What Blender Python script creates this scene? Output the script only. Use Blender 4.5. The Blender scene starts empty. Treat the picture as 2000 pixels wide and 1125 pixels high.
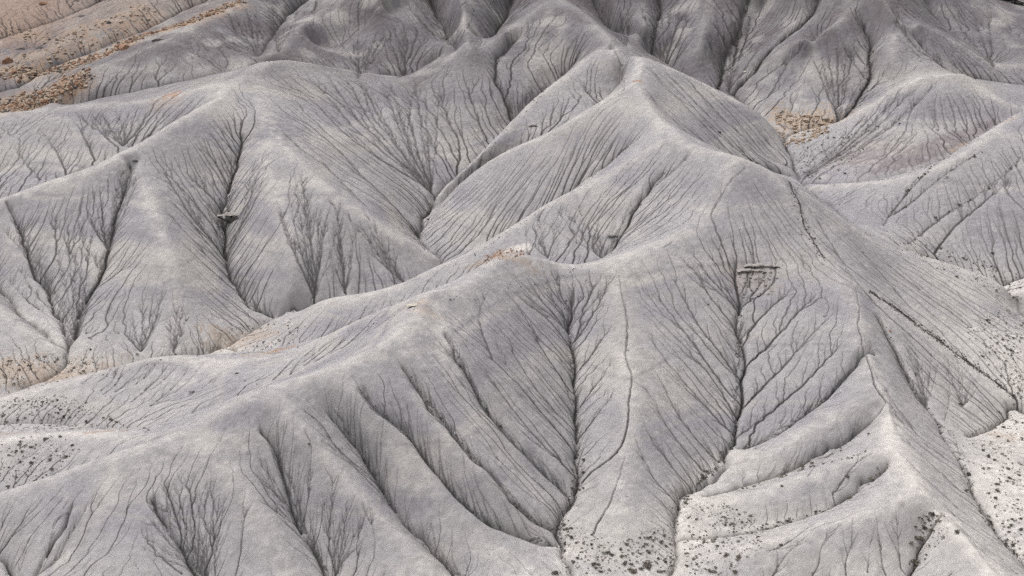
import bpy, math, random, os
import numpy as np

# ------------------------------------------------------------------ camera, sky, sun, exposure
C = bpy.context.scene.collection
scn = bpy.context.scene
CAM_H = 100.0
PITCH = math.radians(18.0)
FPX = 2747.0                      # focal length in pixels of a 2000 px wide frame (40 degrees)
cam_d = bpy.data.cameras.new("camera")
cam = bpy.data.objects.new("camera", cam_d)
C.objects.link(cam)
cam.location = (0, 0, CAM_H)
cam.rotation_euler = (math.radians(90) - PITCH, 0, 0)
cam_d.sensor_width = 36.0
cam_d.lens = 36.0 * FPX / 2000.0
cam_d.clip_start = 1.0
cam_d.clip_end = 20000.0
scn.camera = cam

SUN_EL, SUN_AZ = math.radians(70), math.radians(-50)     # azimuth measured from +Y (view direction) towards +X
world = bpy.data.worlds.new("World")
scn.world = world
world.use_nodes = True
wn = world.node_tree
bg = wn.nodes["Background"]
sky = wn.nodes.new("ShaderNodeTexSky")
sky.sky_type = 'NISHITA'
sky.sun_disc = False
sky.sun_elevation = SUN_EL
sky.sun_rotation = SUN_AZ
sky.air_density = 0.6
sky.dust_density = 6.0
sky.ozone_density = 0.6
hsv = wn.nodes.new("ShaderNodeHueSaturation")          # an overcast sky has little colour of its own
hsv.inputs["Saturation"].default_value = 0.12
wn.links.new(sky.outputs[0], hsv.inputs["Color"])
wn.links.new(hsv.outputs[0], bg.inputs["Color"])
bg.inputs["Strength"].default_value = 0.15
sun_d = bpy.data.lights.new("sun", 'SUN')
sun_d.energy = 0.5
sun_d.angle = math.radians(35)
sun_d.color = (1.0, 0.965, 0.93)
sun = bpy.data.objects.new("sun", sun_d)
C.objects.link(sun)
sd = (math.sin(SUN_AZ) * math.cos(SUN_EL), math.cos(SUN_AZ) * math.cos(SUN_EL), math.sin(SUN_EL))
from mathutils import Vector
sun.rotation_euler = Vector(sd).to_track_quat('Z', 'Y').to_euler()
scn.view_settings.view_transform = 'Standard'
scn.view_settings.look = 'None'
scn.view_settings.exposure = 0.74
scn.view_settings.gamma = 1.0
scn.cycles.max_bounces = 4
scn.cycles.diffuse_bounces = 3
scn.cycles.use_denoising = False            # the fine grain of the clay must stay

random.seed(7)
rng = np.random.default_rng(11)
CP, SP = math.cos(PITCH), math.sin(PITCH)

def ray(u, v):
    a = (u - 1000.0) / FPX
    b = (562.5 - v) / FPX
    return np.array([a, CP + b * SP, -SP + b * CP])     # x right, y ahead, z up

def at(u, v, z):
    """survey point: where the sight line of (u, v) meets the level z"""
    d = ray(u, v)
    t = (z - CAM_H) / d[2]
    return (d[0] * t, d[1] * t, z)

# ------------------------------------------------------------------ ridges and gullies of the hills
R = {}   # crest lines
G = {}   # valley lines
R['front'] = [(-260,1040,7),(-150,1010,9),(0,960,12),(130,915,15),(250,878,18),(380,824,21),(480,766,24),(560,742,25.3),(640,717,26),(720,688,27.3),(775,655,28.5),(815,612,30),(832,563,31),(880,563,30.6),(930,545,30.5),(960,500,31.5),(985,487,32),(1025,487,31.7),(1060,502,30),(1120,521,27.5),(1180,512,28),(1250,487,29.5),(1320,458,31),(1378,430,32.5),(1405,375,36),(1425,330,39.5),(1442,299,41.5)]
R['spine'] = [(1250,107,49),(1243,155,46.5),(1270,205,43.8),(1312,262,43),(1370,288,42),(1442,299,41.5),(1500,330,38.5),(1545,375,35.5),(1570,430,31),(1600,490,27.5),(1640,530,25),(1700,572,22),(1800,642,16),(1900,712,10.5),(1985,775,6),(2060,830,4.5)]
R['shoulder'] = [(1500,330,38.5),(1570,372,33.5),(1640,425,28.5),(1700,465,25),(1780,495,21.5),(1860,514,18.5),(1960,545,16),(2100,590,13)]
R['mid_spur'] = [(1200,508,28.6),(1212,570,25.2),(1222,680,20.5),(1234,790,16.5),(1228,860,13.4),(1215,960,9.8),(1200,1040,7.6),(1190,1080,6.6)]
R['right_spur'] = [(1640,530,25),(1675,600,22.5),(1695,690,18.8),(1730,780,15.8),(1742,830,15.2),(1760,890,14.4),(1800,950,13.2),(1860,1010,12),(1915,1070,10.8),(1960,1130,9.6),(2020,1200,8)]
R['lobe_a'] = [(1728,775,15.9),(1660,790,14.6),(1590,830,12.6),(1520,870,10.6),(1460,900,9)]
R['lobe_b'] = [(1752,872,14.6),(1680,885,13.8),(1600,915,12),(1520,945,10.2),(1440,975,8.6),(1390,985,7.6)]
R['lobe_c'] = [(1800,950,13.2),(1740,985,12.6),(1660,1010,11.2),(1570,1040,9.7),(1480,1062,8.3),(1400,1080,7.2)]
R['left_front'] = [(215,893,17),(222,950,14.8),(180,1020,11.6),(120,1085,8.6),(60,1150,6)]
R['front_s2'] = [(520,755,24.5),(575,830,21.6),(640,895,18.3),(700,960,15.2),(760,1020,12.2),(820,1080,9.3),(870,1135,7)]
R['front_s1'] = [(370,828,20.5),(430,900,18.2),(490,980,14.8),(530,1050,11.8),(560,1125,8.4)]
R['left_low'] = [(832,563,31),(770,590,26.5),(700,618,22.5),(640,652,18.5),(560,690,14.5),(480,710,12.6),(430,705,13),(340,689,13.6),(270,694,13.2),(200,722,11),(100,752,8.6),(0,776,6.6),(-120,805,5.5)]
R['mound'] = [(-120,880,8),(0,858,9),(110,837,10.5),(200,845,11.2),(270,852,12.8),(330,845,16)]
R['ridge_c'] = [(1312,262,43),(1250,300,39),(1205,327,36.5),(1130,365,33),(1060,401,29.5),(1000,444,26),(930,481,23),(862,507,21),(810,540,18.5),(765,562,17),(700,577,16),(640,578,14.8),(600,598,12),(560,625,9.5)]
R['ridge_b'] = [(1243,155,46.5),(1180,190,43),(1120,230,39.5),(1065,265,35.5),(1000,286,32.3),(940,322,27.3),(880,370,22.2),(835,420,18)]
R['ridge_a'] = [(1250,107,49),(1205,97,48.2),(1170,93,47.6),(1150,103,46.4),(1110,144,42.8),(1050,176,39.6),(1000,226,35.5),(940,290,29),(880,350,23.2),(850,375,21)]
R['left_crest'] = [(-200,440,19),(-100,415,22.5),(0,385,26),(60,366,28),(130,343,30),(240,300,33.5),(330,242,38),(400,200,41),(440,172,42),(490,132,44.5),(540,111,46),(600,120,44.3),(680,131,41.5),(770,150,38.5),(830,131,40.5),(895,99,44),(950,91,45.5),(1000,55,49),(1060,10,53.5),(1090,-10,55.5),(1150,30,52),(1182,62,49.6),(1215,98,48.4)]
R['left_s1'] = [(500,128,44.3),(510,190,40.3),(530,252,36),(580,310,32),(640,370,28.4),(720,420,24.4),(800,468,19.6),(862,504,15.4)]
R['left_s2'] = [(230,305,33),(285,355,29.6),(305,420,25.4),(335,495,20.5),(346,560,15.6),(342,620,11.6),(330,680,8.8)]
R['left_s1b'] = [(530,252,36),(512,330,30.5),(540,400,25.7),(570,470,21),(575,540,15.5),(560,590,11.3)]
R['left_s3'] = [(-140,500,18),(-60,552,15.4),(0,600,13.2),(60,648,10.8),(108,682,8.8)]
R['crest_m'] = [(440,170,41.9),(420,171,41.3),(330,190,38.5),(250,200,37.5),(150,206,36.2),(60,215,35),(0,223,34),(-120,245,31)]
R['crest_h'] = [(30,217,33.8),(70,213,34.8),(110,184,37.6),(160,140,41.6),(250,110,44.7),(330,76,48),(400,40,51),(480,0,54),(540,-40,58)]
R['crest_g'] = [(660,-20,55.5),(620,25,51.3),(580,60,48.8),(545,92,45.8),(520,108,44.4)]
R['crest_f'] = [(840,-40,58),(815,-5,54.5),(790,20,51.5),(740,38,49.5),(700,58,47),(670,76,45),(610,108,41.5)]
R['spine_k'] = [(1250,107,49),(1310,130,46),(1380,165,42),(1460,201,37.5),(1500,232,33),(1514,270,29.6),(1518,300,27.4)]
R['peak_n2'] = [(1700,-30,59),(1680,5,55),(1650,30,52.6),(1610,50,50.2),(1570,75,47.2),(1500,115,41.6),(1450,155,36.6)]
R['cone'] = [(1612,75,46.2),(1590,100,43.4),(1573,128,40.4),(1560,178,35.8),(1550,228,31)]
R['peak_n3'] = [(1700,10,55),(1745,58,49.4),(1790,85,46.5),(1850,138,41.5)]
R['n3_front'] = [(1745,58,49.4),(1742,110,44.5),(1735,160,38.5)]
R['dark_n4'] = [(1700,-30,60),(1760,30,53.5),(1830,65,48.5),(1880,90,45),(1930,122,41.5),(2010,128,40)]
R['hill_p'] = [(1640,241,31),(1700,201,36),(1760,170,39.6),(1812,147,42),(1840,150,41.6),(1870,137,43),(1905,165,40),(1970,206,36.5),(2060,235,33)]
R['hill_q'] = [(2100,190,41),(2000,209,38),(1960,235,36),(1900,285,33),(1840,322,30.5),(1800,336,29),(1750,352,27),(1640,357,25),(1575,363,23.8)]
R['wall_l'] = [(-200,-60,60),(0,-55,60),(200,-60,61),(400,-70,62)]
R['wall_1'] = [(760,-60,62),(750,-20,57.5),(730,5,54.5)]
R['wall_2'] = [(900,-60,62),(900,0,54.5),(910,50,50),(915,85,47.2)]
R['wall_3'] = [(1190,-60,62),(1195,0,54),(1225,70,45.5)]
R['wall_3b'] = [(1250,-60,62),(1258,0,53.8),(1252,60,47.8),(1242,92,44)]
R['e_spur'] = [(1075,10,54),(1064,50,49.8),(1045,85,46),(1042,130,41.3),(1022,180,36.8)]
R['small_cone'] = [(1455,150,37.4),(1468,182,34.6),(1484,222,31)]
R['wall_4'] = [(1400,-70,63),(1385,0,54),(1375,60,48.2),(1360,120,40.8)]
R['wall_5'] = [(1530,-60,62),(1520,-10,53.5),(1480,40,48.8),(1440,90,43),(1420,140,38)]
R['butte'] = [(1700,-75,66),(1800,-50,60),(1900,-25,55),(1965,0,50.5),(2060,10,49),(2200,20,47)]
R['butte_s'] = [(1900,-25,55),(1930,40,48),(1980,90,43)]
R['wall_top'] = [(400,-75,62.5),(760,-75,63.5),(1190,-75,63.5),(1530,-75,64.5),(1700,-75,66)]

G['g1'] = [(1105,585,24.4),(1115,680,19.2),(1125,800,13.9),(1130,930,9.6),(1112,985,8.2),(1090,1030,7.2),(1105,1095,6),(1112,1180,5)]
G['g10'] = [(1438,520,26),(1446,600,21.8),(1443,680,17.4),(1436,760,13.6),(1435,850,9.8),(1400,910,8),(1350,960,6.9),(1320,1000,6.4),(1315,1060,5.8),(1306,1130,5.2),(1300,1200,4.6)]
G['lobe_g0'] = [(1700,690,17.6),(1620,770,13.6),(1550,820,11),(1480,865,9),(1436,880,8)]
G['lobe_g1'] = [(1715,808,13.2),(1650,870,10.2),(1580,905,8.8),(1500,935,7.6),(1440,955,7.1),(1375,965,6.8)]
G['lobe_g2'] = [(1740,905,13),(1700,940,11.1),(1650,978,9.2),(1570,1010,7.6),(1480,1030,6.7),(1400,1045,6.2),(1320,1052,5.9)]
G['lobe_g3'] = [(1835,1000,10.8),(1802,1045,8.6),(1790,1085,7.2),(1775,1125,6),(1740,1200,4.5)]
G['bottom'] = [(1112,1180,5),(1300,1200,4.6),(1500,1150,4.8),(1620,1160,4.6),(1740,1200,4.5)]
G['g15'] = [(1725,625,19.2),(1765,715,14.6),(1810,795,10.6),(1862,852,8.6),(1895,925,7.6),(1902,972,7),(1945,1035,6),(2000,1105,5),(2060,1180,4)]
G['right_wash'] = [(2060,830,3.6),(1990,800,4.6),(1960,815,5),(1885,850,7.4)]
G['right_e'] = [(2150,900,4.5),(2050,930,5),(1990,900,6.5)]
G['fl2'] = [(515,830,20.9),(540,880,18.3),(562,945,15),(590,1013,11.8),(620,1073,9),(650,1130,6.6),(690,1200,4)]
G['fl1'] = [(300,960,15.4),(360,1040,11.7),(400,1125,7.9),(420,1200,5)]
G['fl0'] = [(-40,1040,8.2),(20,1110,5.8),(30,1200,4)]
G['fl0b'] = [(150,980,13.5),(110,1060,10.2),(62,1130,7),(30,1200,4)]
G['g3'] = [(640,800,21.4),(688,852,18.2),(730,918,14.6),(763,985,11.6),(813,1048,8.8),(871,1103,6.6),(925,1160,4.6)]
G['g4'] = [(700,755,24.2),(745,805,21.6),(797,845,18.8),(836,896,16),(901,968,12.4),(960,1022,9.4),(1020,1046,7.8),(1085,1062,6.6)]
R['rs4'] = [(790,640,29),(800,720,25.3),(845,812,20.7),(880,868,17.8),(938,940,13.9),(985,990,10.9),(1050,1038,8.3)]
R['rs3'] = [(640,717,26),(690,790,22.6),(745,855,18.9),(795,920,15.3),(845,985,12),(905,1040,9.3),(985,1090,6.9)]
G['g5'] = [(790,712,25.6),(845,795,21.3),(888,843,18.8),(935,897,16),(999,972,12),(1045,1011,9.4),(1086,1032,7.4)]
R['rs5'] = [(850,590,29.5),(865,690,25.8),(900,765,21.7),(950,845,17.5),(1010,920,12.8),(1060,975,9.7)]
G['g6'] = [(868,640,28),(905,712,24.4),(952,800,19.4),(1000,858,15.8),(1055,913,12),(1112,968,8.8)]
G['left_out'] = [(132,672,9),(125,705,7.4),(90,740,6.4),(30,765,5.4),(-80,800,4.4)]
G['gl2'] = [(262,325,30.8),(228,400,25.3),(215,470,20.4),(195,540,15.8),(160,605,12.2),(132,672,9)]
G['gl3'] = [(-120,470,17),(-40,530,13.5),(0,572,12.2),(60,632,10.2),(118,678,8.8),(132,672,9)]
G['gl3b'] = [(20,400,24.4),(45,480,19),(85,560,13.3),(130,640,10),(132,672,9)]
G['gl1'] = [(478,268,34),(452,330,28.6),(446,400,23.2),(437,450,18.9),(440,520,14.2),(458,565,11.5),(492,597,9.8),(535,618,8.4)]
G['lw'] = [(870,550,12.4),(800,575,11.4),(700,592,10.4),(620,606,9.2),(535,618,8.4),(480,650,7.6),(440,672,7.2)]
G['ga'] = [(1135,105,44.5),(1120,127,41.5),(1095,152,38.3),(1045,200,34),(1005,238,30),(950,300,25.5),(895,350,21.6),(852,385,18.8),(808,462,15.2),(880,520,13),(870,550,12.4)]
G['ge'] = [(1010,75,46.2),(958,135,41),(985,180,36.8),(1005,238,30)]
G['gb'] = [(1192,104,45.6),(1215,145,42),(1218,178,39),(1130,243,34),(1050,288,29.3),(950,334,23.5),(870,395,18.5),(808,462,15.2)]
G['gc'] = [(1262,257,40.2),(1215,291,35.2),(1170,340,30.5),(1110,380,26.5),(1050,416,22.8),(980,462,18),(920,500,14.8),(880,520,13)]
G['gd'] = [(1300,335,37.2),(1260,385,33),(1225,430,30),(1200,470,26.6),(1180,505,24),(1100,540,21.2),(1000,562,19.2),(900,582,17),(800,610,14.6),(720,632,12.8),(620,662,10.2),(545,686,8.6),(470,692,7.6),(440,672,7.2),(380,700,6.8),(200,735,6.2),(90,740,6.4)]
G['wash_l'] = [(-120,850,3.8),(0,826,4.8),(120,825,5.8),(230,840,7.6),(300,830,9.6),(400,800,12.4),(520,750,15.4),(640,700,19),(720,660,22.5),(780,620,26)]
G['mound_g'] = [(-120,1000,4),(0,978,5.4),(150,928,8),(260,895,11),(340,870,14)]
G['lm'] = [(415,215,38),(300,275,31.3),(200,321,27.3),(100,361,24),(0,401,20.8),(-120,440,17)]
G['h_base'] = [(60,228,32.3),(150,203,34.8),(300,168,39.4),(400,148,41.2),(480,130,42.2),(530,124,42),(600,142,40.2),(700,154,37.4),(780,158,36.2),(860,114,41)]
G['hg_v'] = [(640,-30,56.5),(570,20,50.4),(530,70,46.4),(505,108,43.6)]
G['wf_v'] = [(832,-10,53),(862,50,47),(888,92,43)]
G['e_w'] = [(1130,-30,55),(1165,20,50),(1190,55,46.5),(1225,85,43.4),(1300,130,38.6),(1360,163,36),(1430,180,34),(1480,220,31),(1530,262,28.8),(1540,304,26),(1562,354,23.2),(1640,416,22.5),(1700,464,21),(1780,495,18.4),(1860,520,15.4),(1930,562,12.5),(1990,612,10),(2080,670,8)]
G['e_w0'] = [(935,96,43.3),(985,48,47),(1020,-30,55.5)]
G['w34'] = [(1290,-60,60.6),(1290,0,53),(1280,60,47.2),(1262,105,42)]
G['w45'] = [(1475,-50,59),(1468,0,53.3),(1440,60,47.2),(1412,120,39.8),(1405,168,35.5)]
G['w5n'] = [(1610,-20,57),(1590,25,52),(1530,70,46.8),(1478,125,40.4),(1430,176,34.8)]
G['gn'] = [(1688,48,49.8),(1701,100,44),(1697,160,38.3),(1665,208,33.8),(1638,240,30.6),(1575,250,29.2),(1530,262,28.8)]
G['kface'] = [(1345,275,37),(1400,302,32.4),(1450,322,28.6),(1500,335,25.6),(1560,356,23)]
G['n3n4'] = [(1745,35,52),(1810,90,46),(1860,145,40.3),(1895,150,39),(1960,160,37.5),(2050,170,36)]
G['butte_g'] = [(1790,0,52.6),(1850,60,46),(1900,95,42.6),(1950,126,39.6)]
G['pq'] = [(2060,215,36),(1970,231,33.6),(1880,290,29.2),(1780,337,26),(1650,360,24),(1560,356,23)]
G['far_right'] = [(2140,430,22),(2070,480,18),(2010,530,14.5),(1950,558,12.3)]
R['h_band1'] = [(0,140,41),(90,95,45),(200,50,49.4),(330,-10,55)]
G['h_band1g'] = [(-60,190,36.5),(30,165,38.5),(120,120,42.2),(230,78,46.2),(340,30,50.4),(420,-15,55)]
R['h_band2'] = [(-100,60,48.4),(0,20,52),(120,-30,57)]
G['h_band2g'] = [(-100,110,43.6),(0,70,47),(100,40,49.8),(200,0,53.4)]

XS0, XS1, YS0, YS1 = -217.6, 217.6, 136.0, 480.0

def raster(lines, cell, lift=0.0):
    """cells crossed by the polylines and their heights"""
    nx = int((XS1 - XS0) / cell) + 1; ny = int((YS1 - YS0) / cell) + 1
    num = np.zeros(nx * ny); wt = np.zeros(nx * ny)
    for name, ln in lines.items():
        P = np.array([at(*p) for p in ln])
        P = chaikin(P, 2)
        for a, b in zip(P[:-1], P[1:]):
            n = int(np.hypot(*(b - a)[:2]) / cell * 1.5) + 2
            t = np.linspace(0, 1, n)[:, None]
            Q = a + (b - a) * t
            i = np.round((Q[:, 0] - XS0) / cell).astype(int); j = np.round((Q[:, 1] - YS0) / cell).astype(int)
            ok = (i >= 0) & (i < nx) & (j >= 0) & (j < ny)
            k = j[ok] * nx + i[ok]
            num += np.bincount(k, Q[ok, 2] + lift, nx * ny); wt += np.bincount(k, minlength=nx * ny)
    m = wt > 0
    z = np.zeros(nx * ny); z[m] = num[m] / wt[m]
    return z.reshape(ny, nx), m.reshape(ny, nx)

def chaikin(P, n):
    for _ in range(n):
        q = 0.75 * P[:-1] + 0.25 * P[1:]; r = 0.25 * P[:-1] + 0.75 * P[1:]
        M = np.empty((2 * len(q), P.shape[1])); M[0::2] = q; M[1::2] = r
        P = np.vstack([P[:1], M, P[-1:]])
    return P

def upsample(Z, ny, nx):
    y = np.linspace(0, Z.shape[0] - 1, ny); x = np.linspace(0, Z.shape[1] - 1, nx)
    j = np.minimum(y.astype(int), Z.shape[0] - 2); i = np.minimum(x.astype(int), Z.shape[1] - 2)
    fy = (y - j)[:, None]; fx = (x - i)[None, :]
    A = Z[j][:, i]; B = Z[j][:, i + 1]; Cc = Z[j + 1][:, i]; D = Z[j + 1][:, i + 1]
    return (A * (1 - fx) + B * fx) * (1 - fy) + (Cc * (1 - fx) + D * fx) * fy

def blur(Z, s):
    """gaussian blur, separable, s in cells"""
    Z = Z.astype(np.float32)
    if s > 6:                                   # do wide blurs at a coarser step
        f = int(s // 3)
        ny, nx = Z.shape
        py, px = (-ny) % f, (-nx) % f
        Q = np.pad(Z, ((0, py), (0, px)), mode='edge').reshape((ny + py) // f, f, (nx + px) // f, f).mean((1, 3))
        Q = blur(Q, s / f)
        y = (np.arange(ny) + 0.5) / f - 0.5; x = (np.arange(nx) + 0.5) / f - 0.5
        y = np.clip(y, 0, Q.shape[0] - 1.001); x = np.clip(x, 0, Q.shape[1] - 1.001)
        j = y.astype(int); i = x.astype(int); fy = (y - j)[:, None].astype(np.float32); fx = (x - i)[None, :].astype(np.float32)
        T = Q[j] * (1 - fy) + Q[j + 1] * fy
        return T[:, i] * (1 - fx) + T[:, i + 1] * fx
    r = max(1, int(3 * s)); k = np.exp(-0.5 * (np.arange(-r, r + 1) / s) ** 2); k = (k / k.sum()).astype(np.float32)
    for ax in (0, 1):
        P = np.pad(Z, [(r, r) if a == ax else (0, 0) for a in (0, 1)], mode='edge')
        n = Z.shape[ax]
        out = np.zeros_like(Z)
        for t, w in enumerate(k):
            out += w * (P[t:t + n] if ax == 0 else P[:, t:t + n])
        Z = out
    return Z

def vnoise(feat, seed):
    """smooth value noise over the land, feature size in metres, about -1..1"""
    g = np.random.default_rng(seed)
    ny = int((YS1 - YS0) / feat) + 3; nx = int((XS1 - XS0) / feat) + 3
    Q = g.standard_normal((ny, nx)).astype(np.float32).ravel()
    y = (YROW - YS0) / feat; j = y.astype(np.int32); fy = y - j
    fy = (fy * fy * (3 - 2 * fy))[:, None].astype(np.float32)
    x = (XX - XS0) / feat; i = x.astype(np.int32); fx = (x - i).astype(np.float32); fx = fx * fx * (3 - 2 * fx)
    b = i + (j * nx)[:, None]
    return (Q[b] * (1 - fx) + Q[b + 1] * fx) * (1 - fy) + (Q[b + nx] * (1 - fx) + Q[b + nx + 1] * fx) * fy

def solve_base():
    lines = dict(R); lines.update({'g_' + k: v for k, v in G.items()})
    Z = None
    for cell, it in ((3.2, 1500), (1.6, 700), (0.8, 260)):
        zc, m = raster(lines, cell)
        ny, nx = zc.shape
        Z = np.full((ny, nx), 25.0) if Z is None else upsample(Z, ny, nx)
        Z[m] = zc[m]
        # checkerboard SOR
        jj, ii = np.mgrid[0:ny, 0:nx]
        free = ~m
        reds = [free & ((jj + ii) % 2 == c) for c in (0, 1)]
        w = 1.85
        for _ in range(it):
            for c in (0, 1):
                P = np.pad(Z, 1, mode='edge')
                A = 0.25 * (P[:-2, 1:-1] + P[2:, 1:-1] + P[1:-1, :-2] + P[1:-1, 2:])
                Z = np.where(reds[c], Z + w * (A - Z), Z)
    return Z

def dist_field(lines, cell, maxd):
    """rough distance to the polylines (metres) by repeated min-plus sweeps on a coarse grid"""
    z, m = raster(lines, cell)
    D = np.where(m, 0.0, 1e3)
    n = int(maxd / cell) + 2
    for _ in range(n):
        P = np.pad(D, 1, mode='edge')
        for dy in (-1, 0, 1):
            for dx in (-1, 0, 1):
                if dy or dx:
                    D = np.minimum(D, P[1 + dy:1 + dy + D.shape[0], 1 + dx:1 + dx + D.shape[1]] + cell * math.hypot(dx, dy))
    return D

import time
T0 = time.time()
Zb = solve_base()                                   # 0.8 m grid
dR = dist_field(R, 0.8, 12); dG = dist_field(G, 0.8, 12)
Zs = blur(Zb, 2.4 / 0.8); Zg = blur(Zb, 0.9 / 0.8)
# round the crests, keep the gullies tight
wR = np.exp(-(dR / 3.2) ** 2)
k = np.clip(wR - 0.8 * np.exp(-(dG / 3.0) ** 2), 0, 1)
Zs = blur(Zb, 1.7); Zg = blur(Zb, 0.6)
jr = np.arange(Zb.shape[0])[:, None] * 0.8 + YS0
k = k * np.clip(1.25 - (jr - 300) / 100, 0.2, 1)
Zb = Zg * (1 - k) + Zs * k

# the land is stored on a fan of rows and columns whose spacing grows away from the near end (0.08 m to 0.21 m)
KC, OFF, PM = 0.00040, 60.0, 0.40
NX = int(2 * PM / KC) + 1
NY = int(math.log((YS1 - 0.5 + OFF) / (YS0 + 0.5 + OFF)) / KC) + 1
YROW = ((YS0 + 0.5 + OFF) * np.exp(KC * np.arange(NY)) - OFF).astype(np.float32)
PCOL = (-PM + KC * np.arange(NX)).astype(np.float32)
XX = PCOL[None, :] * (YROW + OFF)[:, None]
CELLS = (KC * (YROW + OFF))[:, None].astype(np.float32)
MC = 0.12                                            # nominal cell
def cell_of(x, y):
    y = np.clip(y, YROW[0], YROW[-1])
    return (np.clip((x / (y + OFF) + PM) / KC, 0, NX - 1.01), np.clip(np.log((y + OFF) / (YS0 + 0.5 + OFF)) / KC, 0, NY - 1.01))

def take(F, fx, fy):
    i = fx.astype(np.int32); j = fy.astype(np.int32); a = (fx - i).astype(np.float32); b = (fy - j).astype(np.float32)
    w = F.shape[1]; Fr = F.ravel(); q = j * w + i
    return (Fr[q] * (1 - a) + Fr[q + 1] * a) * (1 - b) + (Fr[q + w] * (1 - a) + Fr[q + w + 1] * a) * b

def to_fan(Z):
    return take(Z.astype(np.float32), np.clip((XX - XS0) / 0.8, 0, Z.shape[1] - 1.01), np.broadcast_to(np.clip((YROW - YS0) / 0.8, 0, Z.shape[0] - 1.01)[:, None], XX.shape))

def grad(Z):
    """slope towards +x and +y"""
    gj, gi = np.gradient(Z)
    return gi / CELLS, (gj - PCOL[None, :] * gi) / CELLS

H = blur(to_fan(Zb), 3.0)
dRf = to_fan(dR); dGf = to_fan(dG)
Hbase = H.copy()

def height(x, y, F=None):
    return take(H if F is None else F, *cell_of(np.asarray(x, float), np.asarray(y, float)))

def ground(u, v):
    """where the sight line of (u, v) first meets the hills"""
    d = ray(u, v)
    t = np.arange(130, 520, 0.25)
    x = d[0] * t; y = d[1] * t; z = CAM_H + d[2] * t
    ok = (np.abs(x) < PM * (y + OFF) - 1) & (y > YS0 + 1) & (y < YS1 - 1)
    below = ok & (z < height(x, y, Hbase))
    if not below.any():
        return None
    n = int(np.argmax(below))
    return np.array([x[n], y[n], float(height(x[n:n + 1], y[n:n + 1], Hbase)[0])])

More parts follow.
